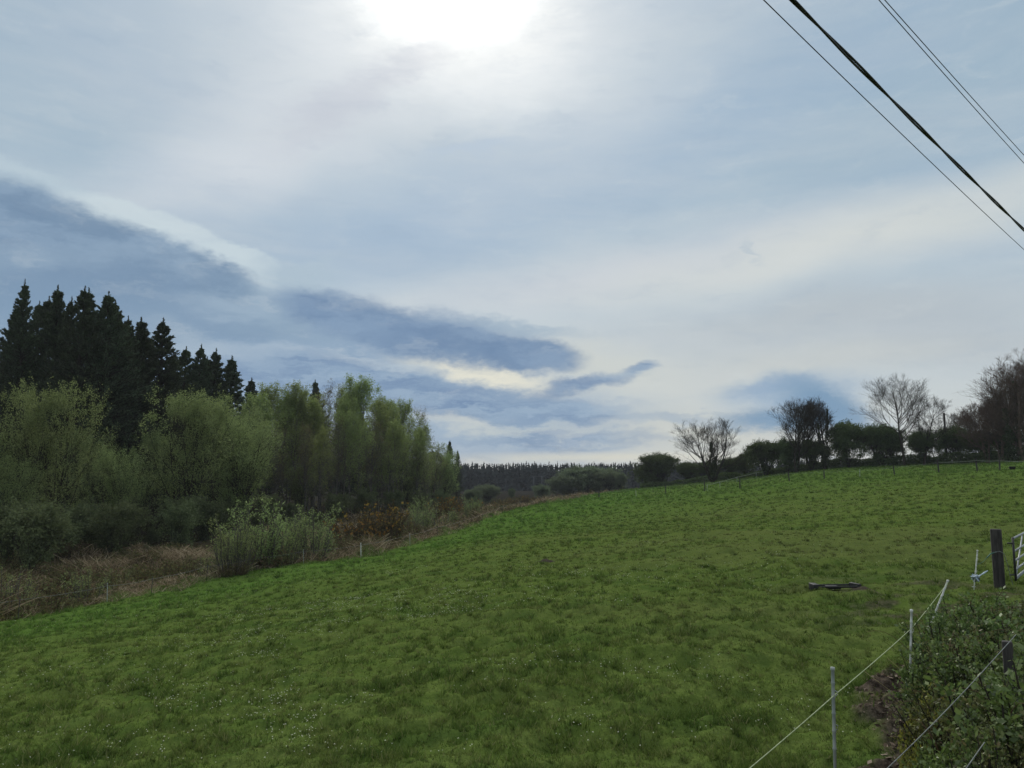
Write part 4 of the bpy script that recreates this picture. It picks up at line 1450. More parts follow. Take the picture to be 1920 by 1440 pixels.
# low dark hedge bank running along the brow under those trees
hr = np.random.default_rng(77)
path = [(1200, 172), (1300, 160), (1400, 147), (1480, 137), (1560, 133), (1640, 130), (1720, 128), (1800, 124), (1880, 118), (1960, 112), (2060, 104)]
pts = np.array([stand(px, d + 4, 880)[0] for px, d in path])
ts = hr.uniform(0, len(pts) - 1.001, 34000)
i = ts.astype(int)
C = pts[i] + (pts[i + 1] - pts[i]) * (ts - i)[:, None]
topn = 0.55 + 1.3 * fbm(C[:, 0] * 0.35, C[:, 1] * 0.35, 88, 3) + 0.5 * sstep(C[:, 0], 52, 62)
C[:, 1] += hr.normal(0, 0.7, len(C))
C[:, 2] = h(C[:, 0], C[:, 1], False) + topn * hr.uniform(0, 1, len(C)) ** 0.8
V, Fq = leaves(hr, C, 0.26, 0.6)
o = mesh_np('low_hedge', V, Fq, THORN)
tag(o, 'low dark hedge along the brow beneath the bare trees', 'hedge')

# ------------------------------------------------------------------ the far spruce forest
fr_ = np.random.default_rng(9)
cx_, cy_, hh_, ww_ = [], [], [], []
for row, dd in enumerate((415, 425, 436, 448, 462, 478)):
    xs = np.arange(-300, 330, 2.0 + row * 0.15) * (dd / 430)
    xs = xs + fr_.normal(0, 0.9, len(xs))
    ys = dd + fr_.normal(0, 3, len(xs))
    z0 = h(xs, ys, False)
    pxs = 960 + xs / ys * F
    top = 868 + 4.0 * fbm(pxs * 0.03, pxs * 0 + 3, 91, 3) + np.where(pxs > 1200, (pxs - 1200) * -0.02, 0)
    zt = CZ + (890 - top) / F * ys
    spike = np.where(fr_.uniform(0, 1, len(xs)) < 0.14, fr_.uniform(0.6, 2.4, len(xs)), 0)
    H = zt - z0 + fr_.normal(0.0, 0.35, len(xs)) + spike * 0.7
    cx_.append(xs); cy_.append(ys); hh_.append(H); ww_.append(fr_.uniform(4.6, 6.8, len(xs)))
cx_, cy_, hh_, ww_ = map(np.concatenate, (cx_, cy_, hh_, ww_))
z0 = h(cx_, cy_, False)
m_ = 40
t_ = np.tile(np.linspace(0.12, 1.0, m_), len(cx_))
ii = np.repeat(np.arange(len(cx_)), m_)
a = fr_.uniform(0, 6.28, len(ii))
prof = ww_[ii] * 0.5 * (1 - t_) ** 0.85 + 0.08
C = np.stack([cx_[ii] + np.cos(a) * prof * .5, cy_[ii] + np.sin(a) * prof * .5, z0[ii] + hh_[ii] * t_], 1)
ax = norm(np.stack([np.cos(a), np.sin(a), -0.25 + 0 * a], 1))
s = (prof * 1.7 + 0.35) * fr_.uniform(.8, 1.2, len(a))
b = norm(np.cross(ax, fr_.normal(size=ax.shape) * .5 + np.array([0, 0, .4])))
S = s[:, None]
V = np.stack([C - ax * S * .5, C + b * S * .42, C + ax * S * .5, C - b * S * .42 - np.array([0, 0, .5]) * S], 1).reshape(-1, 3)
Fq = np.arange(len(V)).reshape(-1, 4)
# leaders
n = len(cx_)
k4 = np.stack([np.stack([cx_ + dx, cy_, z0 + hh_ * q], 1) for dx, q in ((-0.20, .88), (0.20, .88), (0.03, 1.0), (-0.03, 1.0))], 1).reshape(-1, 3)
V, Fq = join([(V, Fq), (k4, np.arange(4 * n).reshape(-1, 4))])
o = mesh_np('forest', V, Fq, leafy('far_spruce', [(0.016, 0.022, 0.020), (0.022, 0.029, 0.026), (0.030, 0.037, 0.032)], 0.05, big=0.05, var=0))
tag(o, 'far dark spruce forest with spiked tops along the horizon', 'forest', kind='stuff')

# ------------------------------------------------------------------ small solid shapes
import bmesh


def line_tube(pts, r, m=6):
    P = np.asarray(pts, float)[None]
    r = np.full(P.shape[1], r) if np.isscalar(r) else np.asarray(r, float)
    return tubes(P, r[None], m)


def sag(a, b, s, n=14):
    t = np.linspace(0, 1, n)[:, None]
    p = np.asarray(a) * (1 - t) + np.asarray(b) * t
    p[:, 2] -= 4 * s * (t * (1 - t))[:, 0]
    return p


def rod(a, b, r, m=8, cap=True):
    a, b = np.asarray(a, float), np.asarray(b, float)
    e = (b - a) / np.linalg.norm(b - a) * 0.0005
    if cap:
        return line_tube([a - e, a, a + (b - a) * .5, b, b + e], [0, r, r, r, 0], m)
    return line_tube([a, b], r, m)


def block(c, size, rz=0.0, bev=0.01):
    bm = bmesh.new()
    bmesh.ops.create_cube(bm, size=1.0)
    for v in bm.verts:
        v.co.x *= size[0]
        v.co.y *= size[1]
        v.co.z *= size[2]
    if bev:
        bmesh.ops.bevel(bm, geom=bm.edges[:], offset=bev, segments=2, profile=0.6, affect='EDGES')
    bmesh.ops.triangulate(bm, faces=bm.faces[:])
    V = np.array([v.co[:] for v in bm.verts])
    Ft = np.array([[l.vert.index for l in f.loops] for f in bm.faces])
    bm.free()
    cs, sn = math.cos(rz), math.sin(rz)
    V = np.stack([V[:, 0] * cs - V[:, 1] * sn, V[:, 0] * sn + V[:, 1] * cs, V[:, 2]], 1) + np.asarray(c)
    Fq = np.concatenate([Ft, Ft[:, 2:3]], 1)
    return V, Ft


WHITE = solid('white_plastic', (0.62, 0.63, 0.60), 0.5, (0.42, 0.44, 0.40), 9)
GREYST = solid('grey_plastic', (0.26, 0.29, 0.28), 0.5, (0.36, 0.38, 0.36), 8)
TAPE = solid('pale_polywire', (0.36, 0.42, 0.24), 0.6, (0.22, 0.28, 0.14), 20)
TAPEW = solid('pale_tape', (0.26, 0.30, 0.23), 0.8, (0.16, 0.20, 0.14), 6, spec=0.0)
WIRE = solid('galvanised_wire', (0.16, 0.18, 0.17), 0.6, (0.08, 0.09, 0.09), 20, metal=0.0)
CABLE = solid('black_cable', (0.020, 0.021, 0.024), 0.55, (0.03, 0.03, 0.034), 4)
WOODPOST = solid('weathered_post', (0.055, 0.050, 0.046), 0.9, (0.025, 0.023, 0.022), 6, bump=0.6, stretch=(4, 4, .6))
GATEMETAL = solid('galvanised_gate', (0.30, 0.32, 0.33), 0.5, (0.20, 0.22, 0.23), 8, metal=0.5, spec=0.5)
BLACKPL = solid('black_plastic', (0.012, 0.012, 0.013), 0.6, (0.02, 0.02, 0.02), 8)
SOIL = solid('molehill_soil', (0.040, 0.035, 0.026), 0.95, (0.065, 0.057, 0.042), 14, bump=1.0, spec=0.0)
GREENW = solid('green_twine', (0.06, 0.16, 0.12), 0.6, (0.05, 0.12, 0.10), 20)
POLEGREY = solid('grey_pole', (0.09, 0.10, 0.11), 0.8, (0.06, 0.065, 0.07), 2)
PALEBLUE = solid('pale_blue_tape', (0.42, 0.52, 0.60), 0.6, (0.34, 0.42, 0.5), 10)


def stake_mesh(base, top, r=0.011):
    """push-in plastic stake: rod with wire lugs, a foot plate and a small head"""
    base, top = np.asarray(base, float), np.asarray(top, float)
    ax = (top - base) / np.linalg.norm(top - base)
    H = np.linalg.norm(top - base)
    ks, rs = [0, .02], [0, r * .8]
    for q in (0.30, 0.45, 0.60, 0.74, 0.86):
        ks += [q - .012, q - .004, q + .004, q + .012]
        rs += [r, r * 1.2, r * 1.2, r]
    ks += [.965, .97, .995, 1.0]
    rs += [r, r * 1.35, r * 1.35, 0]
    P = base + ax * H * np.array(ks)[:, None]
    parts = [line_tube(P, rs, 7)]
    parts.append(rod(base + ax * .10 * H - [0.05, 0, 0], base + ax * .10 * H + [0.03, 0, 0], r * .7, 5))
    for q in (0.45, 0.74):
        c = base + ax * H * q
        parts.append(line_tube([c, c + [r * 2.2, 0, r], c + [r * 2.4, 0, r * 3], c + [r * 1.2, 0, r * 3.6]], r * .35, 4))
    return join(parts)


# ------------------------------------------------------------------ near electric fence, right
def on_ground(x, y):
    return np.array([x, y, float(h(x, y)[0])])


def stake_px(pt, pb, d, bury=0.0):
    """top and foot of a stake from its two photograph ends at distance d"""
    t_ = at_px(pt[0], pt[1], d)
    b_ = at_px(pb[0], pb[1], d)
    k = (t_ - b_) / np.linalg.norm(t_ - b_)
    g = hz(b_[0], b_[1])
    b_ = b_ - k * max(0, b_[2] - g + 0.05) if b_[2] > g else b_
    return t_, b_


root = empty('electric_fence', on_ground(4.9, 9.6))
tag(root, 'electric fence of slim stakes and one pale wire climbing towards the gate at the right', 'fence')
st = [((1561, 1250), (1566, 1452), 7.0, GREYST, .0145, 'grey stake, nearest to the camera'),
      ((1709, 1142), (1707, 1262), 9.7, WHITE, .0135, 'upright white stake'),
      ((1778, 1087), (1757, 1140), 12.4, WHITE, .014, 'white stake leaning to the right'),
      ((1833, 1031), (1826, 1108), 17.0, WHITE, .014, 'white stake with tape knotted round it')]
org = np.array(root.location)
tops = []
for (pt, pb, d, mt, r_s, lb) in st:
    t_, b_ = stake_px(pt, pb, d)
    V, Fq = stake_mesh(b_, t_, r_s)
    o = mesh_np('stake', V - org, Fq, mt, root)
    o['label'] = lb
    tops.append((t_, b_))


def onst(i, py):
    pt, pb, d = st[i][0], st[i][1], st[i][2]
    f = (py - pt[1]) / (pb[1] - pt[1])
    return at_px(pt[0] + (pb[0] - pt[0]) * f, py, d) - np.array([0, .018, 0])


w0_ = at_px(1300, 1528, 5.6)
segs = [w0_, onst(0, 1303), onst(1, 1177), onst(2, 1092)]
pts = np.concatenate([sag(segs[i], segs[i + 1], 0.010) for i in range(3)])
V, Fq = line_tube(pts, 0.0042, 5)
mesh_np('wire', V - org, Fq, TAPE, root)
# tape knotted on the last stake and led to the gate post
c = onst(3, 1084)
kr = np.random.default_rng(2)
V1 = []
for q in range(9):
    a0 = kr.normal(0, 1, 3)
    a0 = a0 / np.linalg.norm(a0) * 0.10
    V1.append(line_tube([c + a0, c + np.cross(a0, [0.3, .5, 1]) * .6 + [0, 0, .02], c - a0 * .9, c - a0 * .3 + [0.02, 0, .05]], 0.013, 5))
V1.append(line_tube(sag(c, at_px(1852, 1070, 17.2), 0.0, 5), [0.018, .02, .012, .02, .01], 5))
V, Fq = join(V1)
mesh_np('knotted_tape', V - org, Fq, PALEBLUE, root)
V, Fq = join([line_tube(sag(onst(3, 1058), at_px(1850, 1046, 17.3), 0.03, 8), .005, 4),
              line_tube([at_px(1850, 1046, 17.3), at_px(1858, 1038, 17.3), at_px(1868, 1035, 17.3)], .013, 5)])
mesh_np('twine', V - org, Fq, GREENW, root)

# grey rod nearly hidden in the hedge
t_, b_ = stake_px((1757, 1146), (1752, 1196), 11.6)
o = mesh_np('stake', *stake_mesh(b_, t_, .008), GREYST)
tag(o, 'thin dull grey stake half hidden beside the hedge below the leaning white one', 'stake')

# ------------------------------------------------------------------ gate post and gate
DP = 17.4
pb_ = at_px(1876, 1120, DP)
gz = hz(pb_[0], pb_[1])
ht_ = at_px(1876, 992, DP)[2] - gz
V, Ft = block((0, 0, ht_ / 2 - 0.15), (0.215, 0.18, ht_ + 0.3), -0.50, 0.02)
o = mesh_np('gate_post', V, Ft, WOODPOST, loc=(pb_[0], pb_[1], gz))
tag(o, 'stout dark weathered wooden post beside the metal gate', 'post')
V, Fq = join([line_tube([(-.16, -.15, ht_ - .50), (-.05, -.17, ht_ - .47), (.04, -.17, ht_ - .52), (.10, -.17, ht_ - .75), (.15, -.16, ht_ - 1.0), (.20, -.15, ht_ - 1.2)], .008, 4)])
mesh_np('wire', V, Fq, WIRE, o)

ga = rad(39)
gdir = np.array([math.sin(ga), math.cos(ga), 0])
g0 = at_px(1899, 1010, DP + .15)
gb = hz(g0[0], g0[1])
H1 = g0[2] - gb
root = empty('field_gate', (g0[0], g0[1], gb))
tag(root, 'galvanised tubular field gate at the right edge beside the dark wooden post', 'gate')
end = gdir * 3.6
mesh_np('upright', *rod((0, 0, .12), (0, 0, H1 + .03), .024, 8), CABLE, root)
mesh_np('upright', *rod(end + [0, 0, .12], end + [0, 0, H1 + .03], .024, 8), CABLE, root)
for q in (0.0, .27, .47, .66, .82, .95):
    z_ = H1 * (1 - q) if q < .9 else .16
    V, Fq = rod((0, 0, z_), end + [0, 0, z_], .021 if q else .026, 8)
    mesh_np('bar', V, Fq, GATEMETAL, root)
V, Fq = rod(np.array([0, 0, .18]) + gdir * .0, end * .5 + [0, 0, H1 - .03], .017, 8)
mesh_np('brace', V, Fq, GATEMETAL, root)
for q in (.25, H1 - .1):
    mesh_np('hinge', *rod((-.13, 0, q), (0, 0, q), .018, 6), CABLE, root)

# ------------------------------------------------------------------ posts and tape on the brow
org = stand(1481, 95, 885)[0]
root = empty('brow_fence', org)
tag(root, 'fence of short dark posts with a pale tape running along the brow of the field', 'fence')
bf = [(997, 120, 939, 'd'), (1123, 118, 929, 'd'), (1248, 118, 909, 'd'), (1321, 108, 902, 'd'), (1387, 98, 892, 'd'), (1480, 94, 884, 'd'), (1545, 94, 882, 'd'),
      (1612, 92, 880, 'g'), (1677, 90, 873, 'd'), (1760, 82, 860, 'd'), (1832, 81, 859, 'd'), (1874, 77, 860, 'd'), (1960, 70, 866, 'd')]
prev = None
wires = []
for k, (px, d, top, kind) in enumerate(bf):
    loc, H = stand(px, d, top)
    H = min(max(H, 0.9), 1.35)
    lean = np.array([-0.10 if px in (1677, 1760, 1832, 1480) else 0.02, 0, 0])
    r_ = 0.075 if kind == 'd' else 0.03
    foot, tp = loc + [0, 0, -.2], loc + lean + [0, 0, H]
    V, Fq = line_tube([foot, foot * .5 + tp * .5, tp - [0, 0, .03], tp, tp + [0, 0, .004]], [r_, r_ * .96, r_ * .95, r_ * .8, 0], 8)
    mesh_np('post', V - org, Fq, WOODPOST if kind == 'd' else GREYST, root)
    at_ = loc + lean * .8 + [0, -r_, H * .82]
    if prev is not None:
        wires.append(line_tube(sag(prev, at_, 0.05, 8), 0.008 if px < 1800 else 0.018, 4))
    prev = at_
V, Fq = join(wires)
mesh_np('tape', V - org, Fq, TAPEW, root)

# pale tape fence leaving the brow fence towards the far corner
org = stand(1387, 125, 890)[0]
root = empty('tape_fence', org)
tag(root, 'pale tape fence leaving the dark posts and running away to the far hedge corner', 'fence')
p_prev = None
parts_ = []
for (px, d, top) in ((1326, 107, 914), (1350, 113, 906), (1382, 124, 897), (1418, 136, 886), (1446, 142, 885)):
    loc, H = stand(px, d, top)
    H = max(H, .9)
    V, Fq = rod(loc - [0, 0, .2], loc + [0, 0, H], .028, 5)
    mesh_np('post', V - org, Fq, GREYST, root)
    a_ = loc + [0, 0, H * .95]
    if p_prev is not None:
        parts_.append(line_tube(sag(p_prev, a_, .04, 6), .028, 4))
    p_prev = a_
V, Fq = join(parts_)
mesh_np('tape', V - org, Fq, TAPEW, root)

for (px, d, top, lb) in ((1193, 112, 926, 'small white stake alone on the grass below the dark round tree'),):
    loc, H = stand(px, d, top)
    V, Fq = stake_mesh((0, 0, -.1), (-.06, 0, max(H, .9)), .024)
    o = mesh_np('stake', V, Fq, WHITE, loc=loc)
    tag(o, lb, 'stake')

# ------------------------------------------------------------------ wire fence along the left edge of the pasture
def edge_at(px, off=0.35):
    ys = np.linspace(24, 140, 3000)
    xs = np.interp(ys, EDGE_Y, EDGE_X) + off
    k = np.argmin(np.abs(xs / ys - (px - 960) / F))
    return np.array([xs[k], ys[k], hz(xs[k], ys[k])])


org = edge_at(683)
root = empty('pasture_fence', org)
tag(root, 'thin wire fence on pale stakes along the left edge of the pasture before the scrub', 'fence')
pv = None
parts_ = []
for (px, w_) in ((-120, 0), (60, 0), (221, 1), (300, 0), (400, 0), (490, 0), (578, 1), (683, 2), (772, 1), (822, 0), (862, 0), (905, 0), (942, 0), (975, 0)):
    p = edge_at(px)
    H = 0.95 if w_ == 2 else 0.85
    if w_:
        V, Fq = stake_mesh(p - [0, 0, .1], p + [-0.04, 0, H], 0.026 if w_ == 2 else .015)
        mesh_np('stake', V - org, Fq, WHITE if w_ == 2 else GREYST, root)
    else:
        V, Fq = rod(p - [0, 0, .1], p + [0.03, 0, H], .014, 6)
        mesh_np('stake', V - org, Fq, WOODPOST, root)
    a_ = p + [0, -.03, H * .86]
    if pv is not None:
        parts_.append(line_tube(sag(pv, a_, .05, 10), .0055, 4))
    pv = a_
V, Fq = join(parts_)
mesh_np('wire', V - org, Fq, WIRE, root)

# ------------------------------------------------------------------ things lying in the field
g = ground_at(1566, 1109)
rot = rad(4)
root = empty('feed_trough', g, rot)
tag(root, 'low black feed trough frame lying on the grass in front of the gate', 'trough')
zb = float(h(g[0], g[1])[0]) - g[2]
V, Ft = block((-.47, 0, zb + .07), (.13, .34, .14), -.1, .012)
mesh_np('end_board', V, Ft, BLACKPL, root)
V, Ft = block((.47, .02, zb + .075), (.08, .32, .13), .18, .012)
mesh_np('end_board', V, Ft, BLACKPL, root)
for yy in (-.15, .15):
    V, Ft = block((0, yy, zb + .085), (.88, .03, .04), .03 if yy > 0 else -.04, .006)
    mesh_np('side_rail', V, Ft, BLACKPL, root)
V, Ft = block((-.05, 0, zb + .06), (.26, .25, .05), 0, .01)
mesh_np('floor_board', V, Ft, BLACKPL, root)


def heap(name, g, w_, d_, h_, mat, label, cat, seed=0):
    r = np.random.default_rng(seed)
    nn, mm = 18, 28
    V = []
    for i in range(nn):
        q = i / (nn - 1)
        for j in range(mm):
            a = j / mm * 2 * math.pi
            rr = q * (1 + .25 * float(vn(math.cos(a) * 2 + seed, math.sin(a) * 2, seed)))
            zz = h_ * (math.cos(min(q, 1) * math.pi) * .5 + .5) * (0.7 + .6 * float(vn(q * 6 + math.cos(a) * 3, math.sin(a) * 3, seed + 3))) - (.03 if i == nn - 1 else 0)
            x_, y_ = rr * math.cos(a) * w_ / 2, rr * math.sin(a) * d_ / 2
            V.append((x_, y_, zz + float(h(g[0] + x_, g[1] + y_)[0]) - g[2]))
    Fq = [[i * mm + j, (i + 1) * mm + j, (i + 1) * mm + (j + 1) % mm, i * mm + (j + 1) % mm] for i in range(nn - 1) for j in range(mm)]
    o = mesh_np(name, V, Fq, mat, smooth=True, loc=g)
    tag(o, label, cat)
    return o


heap('molehill', ground_at(1022, 1054), .75, .8, .10, SOIL, 'small dark heap of earth in the middle of the green field', 'molehill', 4)
heap('molehill', ground_at(1618, 1110), .5, .5, .05, SOIL, 'low scrape of dark earth just right of the black trough', 'molehill', 6)
loc, H = stand(1898, 76, 872)
P_ = [(0, 0, 0), (0, 0, .001), (0, 0, .22), (0, 0, .30), (0, 0, .32), (0, 0, .31), (0, 0, .06), (0, 0, .059)]
V, Fq = line_tube(P_, [0, .24, .28, .31, .31, .28, .22, 0], 16)
o = mesh_np('water_tub', V, Fq, BLACKPL, loc=on_ground(loc[0], loc[1]))
tag(o, 'small black tub on the grass near the upper fence at the right edge', 'tub')

# ------------------------------------------------------------------ pole on the brow, far line of poles
loc, H = stand(1773, 131, 774)
root = empty('telegraph_pole', loc)
tag(root, 'dark wooden telegraph pole rising from the hedge right of the tall bare ash', 'pole')
mesh_np('pole', *rod((0, 0, -.3), (0, 0, H), .17, 10), WOODPOST, root)
V, Ft = block((0, -.2, H - .35), (.9, .1, .12), .5, .01)
mesh_np('crossarm', V, Ft, WOODPOST, root)
loc, H = stand(1001, 330, 893)
root = empty('electricity_pole', loc)
tag(root, 'pale twin legged electricity pole with a crossbar before the far forest', 'pole')
for dx in (0, 3.4):
    mesh_np('leg', *rod((dx, 0, -.3), (dx, 0, H), .13, 8), POLEGREY, root)
V, Ft = block((1.9, -.25, H - .1), (5.6, .14, .14), 0, .02)
mesh_np('crossbar', V, Ft, POLEGREY, root)


# ------------------------------------------------------------------ overhead lines beside the road
def overhead(p0, p1, up, back=9.0, fwd=45.0, dz=0.0):
    r0, r1 = ray(*p0), ray(*p1)
    a = r0 * (up / r0[2]) + [0, 0, CZ]
    b = r1 * ((up + dz) / r1[2]) + [0, 0, CZ]
    d = (b - a)
    L_ = np.hypot(d[0], d[1])
    d = d / L_
    s = np.linspace(-back, L_ + fwd, 160)
    P = a[None] + d[None] * s[:, None]
    P[:, 2] += 0.0009 * (s * (s - L_))
    return P


def cable(name, P, r, label, cat='cable'):
    V, Fq = line_tube(P, r, 6)
    o = mesh_np(name, V, Fq, CABLE)
    tag(o, label, cat)
    return o


cable('overhead_wire', overhead((1432, 0), (1920, 468), 4.6), .006, 'thin overhead wire running below the thick twisted cable', 'overhead wire')
cable('overhead_wire', overhead((1648, 0), (1920, 306), 5.6), .006, 'thin overhead wire, lower one of the close pair at the top right corner', 'overhead wire')
cable('overhead_wire', overhead((1659, 0), (1920, 291), 5.6), .006, 'thin overhead wire, upper one of the close pair at the top right corner', 'overhead wire')
P = overhead((1484, -2), (1920, 431), 4.0)
s = np.concatenate([[0], np.cumsum(np.linalg.norm(np.diff(P, axis=0), axis=1))])
si = np.linspace(0, s[-1], 900)
Pi = np.stack([np.interp(si, s, P[:, k]) for k in range(3)], 1)
T = norm(np.gradient(Pi, axis=0))
A_ = norm(np.cross(T, [0, 0, 1.0]))
B_ = np.cross(T, A_)
two = []
for ph in (0, math.pi):
    a = si / 3.6 * 2 * math.pi + ph
    two.append(line_tube(Pi + (A_ * np.cos(a)[:, None] + B_ * np.sin(a)[:, None]) * .0115, .0112, 8))
V, Fq = join(two)
o = mesh_np('overhead_cable', V, Fq, CABLE)
tag(o, 'thick black twisted overhead cable crossing the sky at the top right', 'cable')

# ------------------------------------------------------------------ hedge beside the road, bottom right
HL = [leafy('hedge_leaf_green', [(0.040, 0.068, 0.020), (0.075, 0.120, 0.030), (0.120, 0.185, 0.045), (0.19, 0.25, 0.08)], 0.35, 0.04, big=2.0, var=0.1),
      leafy('hedge_leaf_yellow', [(0.07, 0.09, 0.022), (0.14, 0.17, 0.035), (0.27, 0.27, 0.045), (0.20, 0.21, 0.05)], 0.35, 0.03, big=3.0, var=0.1),
      leafy('hedge_leaf_brown', [(0.055, 0.055, 0.025), (0.095, 0.105, 0.036), (0.13, 0.165, 0.050), (0.19, 0.14, 0.07)], 0.3, 0.03, big=2.5, var=0.1)]
HB = [shrub(801, 1.2, 1.5, stems=46, n2=14, leaf=0.040, nl=15, upright=0.35, aspect=0.62, sv=0.65),
      shrub(802, 1.1, 1.5, stems=40, n2=13, leaf=0.046, nl=15, upright=0.25, aspect=0.62, sv=0.65),
      shrub(803, 1.2, 1.4, stems=44, n2=14, leaf=0.034, nl=15, upright=0.4, aspect=0.55, sv=0.65)]
hedge_list = [
    (1865, 10.4, 1108, 1.25, 0, 0, 'dark green hedge bush right below the wooden gate post'),
    (1800, 9.6, 1122, 1.0, 0, 0, 'dark green hedge bush at the upper left corner of the near hedge'),
    (1930, 10.0, 1100, 1.2, 2, 2, 'hedge bush below the metal gate at the right edge'),
    (1765, 8.2, 1188, .85, 0, 0, 'hedge bush beside the upright white stake'),
    (1850, 8.2, 1165, 1.1, 2, 2, 'brown tinged hedge bush in the middle of the near hedge'),
    (1925, 7.6, 1180, 1.1, 0, 0, 'green hedge bush at the right edge halfway down the near hedge'),
    (1760, 6.7, 1290, .75, 1, 1, 'yellow green leafy bush at the left side of the near hedge'),
    (1888, 6.15, 1252, .8, 0, 0, 'leafy green bush hiding the foot of the stump post'),
    (1835, 6.4, 1262, 1.0, 2, 2, 'brownish hedge bush around the dark stump post'),
    (1905, 5.9, 1245, 1.1, 2, 2, 'brown tangled hedge bush at the right edge'),
    (1715, 6.0, 1385, .55, 1, 1, 'small yellow green bush at the edge of the bare earth'),
    (1750, 5.5, 1390, .8, 1, 0, 'green bush at the bottom edge beside the bare earth'),
    (1830, 5.2, 1345, .9, 1, 0, 'leafy green bush at the bottom edge of the near hedge'),
    (1915, 4.9, 1330, 1.0, 2, 2, 'dark brown green bush in the bottom right corner'),
    (2010, 5.4, 1240, 1.2, 0, 0, 'hedge bush just beyond the right edge'),
    (2010, 8.5, 1120, 1.2, 0, 0, 'hedge bush beyond the right edge under the gate'),
]
made = {}
hrg = np.random.default_rng(21)
for (px, d, top, ws, p, lm, label) in hedge_list:
    loc, H = stand(px, d, top)
    H = max(H, .5) * 1.05
    s = H / (1.25, 1.15, 1.25)[p]
    sc = (min(s, 1.1) * ws, min(s, 1.1) * ws, s)
    k = (p, lm)
    if k not in made:
        o = plant('hedge_bush', HB[p], BARK_DARK, HL[lm], 'crown', 'stems')
        made[k] = o
        o.location, o.scale = loc, sc
    else:
        o = copy_tree(made[k], loc, hrg.uniform(0, 6.28), sc)
    tag(o, label, 'hedge bush', 'bushes of the near hedge')

# low weeds at the foot of the hedge and tussocks beside the stakes
x = hrg.uniform(1.5, 9, 26000)
y = hrg.uniform(4.4, 12, 26000)
c_ = (y - 7.3) * 0.52 + 3.55
q = sstep(fbm(x * 1.8, y * 1.8, 95, 3), .40, .62)
keep = (x > c_ + .1) & (x < c_ + 2.6) & (hrg.uniform(0, 1, len(x)) < q * .8)
x, y, q = x[keep], y[keep], q[keep]
z = h(x, y) + hrg.uniform(0.02, 1, len(x)) * (.08 + .22 * q)
V, Fq = leaves(hrg, np.stack([x, y, z], 1), .045, .6)
o = mesh_np('weeds', V, Fq, HL[0])
tag(o, 'low green weeds covering the bank at the foot of the near hedge', 'weeds', kind='stuff')

# rank grass and arching canes among the hedge
x = hrg.uniform(2, 9, 30000)
y = hrg.uniform(4.8, 12.5, 30000)
cc = (y - 7.3) * 0.52 + 3.55
keep = (x > cc + .1) & (x < cc + 2.2) & (hrg.uniform(0, 1, len(x)) < .55 * sstep(fbm(x * 1.1, y * 1.1, 97, 3), .35, .6))
x, y = x[keep], y[keep]
V, Fq = blades(x, y, hrg.uniform(.12, .38, len(x)), hrg.uniform(.003, .006, len(x)), hrg, .5)
o = mesh_np('rank_grass', V, Fq, leafy('rank_grass_blade', [(0.06, 0.10, 0.025), (0.11, 0.16, 0.04), (0.20, 0.22, 0.08), (0.30, 0.28, 0.14)], 0.35, big=2.0, var=0))
tag(o, 'long rank grass growing along the foot of the near hedge', 'long grass', kind='stuff')
canes = []
for k in range(46):
    yy = hrg.uniform(5.2, 10.5)
    xx = (yy - 7.3) * .52 + 3.7 + hrg.uniform(0, 1.8)
    b0 = np.array([xx, yy, float(h(xx, yy)[0]) + .1])
    aa = hrg.uniform(0, 6.28)
    L0 = hrg.uniform(.8, 1.45)
    q = np.linspace(0, 1, 9)[:, None]
    dirn = np.array([math.cos(aa), math.sin(aa), 0]) * hrg.uniform(.3, .8)
    P = b0 + dirn * q ** 1.4 * L0 + np.array([0, 0, 1.0]) * (q - .42 * q ** 3) * L0
    canes.append(line_tube(P, np.linspace(.0055, .002, 9), 5))
V, Fq = join(canes)
o = mesh_np('bramble_canes', V, Fq, solid('bramble_cane', (0.13, 0.075, 0.05), 0.8, (0.08, 0.07, 0.03), 6, spec=.1))
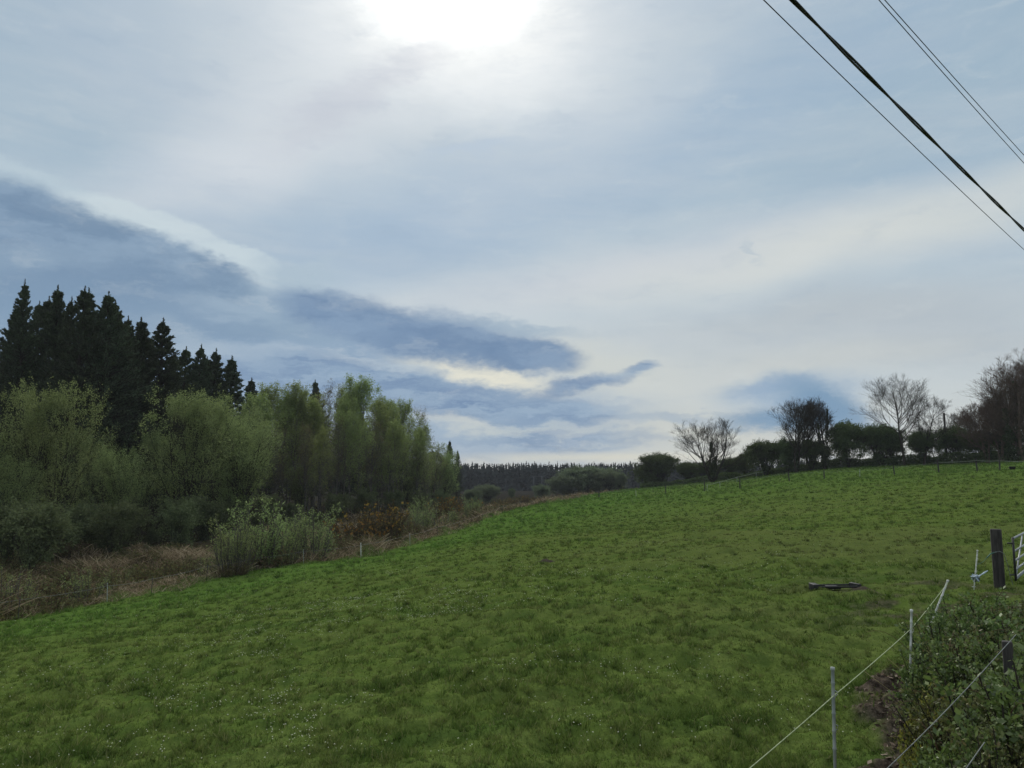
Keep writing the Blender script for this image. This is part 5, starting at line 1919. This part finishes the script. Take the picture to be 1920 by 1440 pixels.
tag(o, 'thin brown bramble canes arching out of the near hedge', 'bramble canes', kind='stuff')

# old post and slack wires in the hedge
pt = at_px(1888, 1202, 6.6)
pbz = hz(pt[0], pt[1])
V, Ft = block((0, 0, (pt[2] - pbz) / 2 - .1), (.075, .07, pt[2] - pbz + .2), -.5, .01)
o = mesh_np('hedge_post', V, Ft, WOODPOST, loc=(pt[0], pt[1], pbz))
tag(o, 'dark stump post sunk in the near hedge with wire running to it', 'post')
a_ = at_px(1600, 1500, 4.6)
b_ = at_px(1860, 1240, 5.7)
c_ = at_px(1905, 1190, 6.5)
V, Fq = line_tube(np.concatenate([sag(a_, b_, .02), sag(b_, c_, .0, 4)[1:]]), .0030, 5)
o = mesh_np('hedge_wire', V, Fq, WIRE)
tag(o, 'slack grey wire crossing in front of the near hedge to the stump post', 'wire')
V, Fq = line_tube(sag(at_px(1770, 1500, 4.2), at_px(1846, 1392, 4.7), .0, 5), .0030, 5)
o = mesh_np('hedge_wire', V, Fq, WIRE)
tag(o, 'short length of grey wire at the bottom edge, lower than the slack one', 'wire')

# ------------------------------------------------------------------ the air between
hm, t = new_mat('pale_air')
pv_ = t.node('ShaderNodeVolumePrincipled')
pv_.inputs['Color'].default_value = (0.86, 0.91, 1.0, 1)
pv_.inputs['Density'].default_value = 0.00017
pv_.inputs['Anisotropy'].default_value = 0.0
oo = t.node('ShaderNodeOutputMaterial')
t.put(oo.inputs['Volume'], pv_.outputs[0])
Z0, Z1, RX = float(GZ.min()) - 1.0, 34.0, 3400.0
hv = [(-RX, -RX, Z0), (RX, -RX, Z0), (RX, RX, Z0), (-RX, RX, Z0), (-RX, -RX, Z1), (RX, -RX, Z1), (RX, RX, Z1), (-RX, RX, Z1)]
hf = [(0, 3, 2, 1), (4, 5, 6, 7), (0, 1, 5, 4), (1, 2, 6, 5), (2, 3, 7, 6), (3, 0, 4, 7)]
hz_ = mesh_np('haze', hv, hf, hm)
tag(hz_, 'thin pale air that softens the far forest', 'haze', kind='stuff')
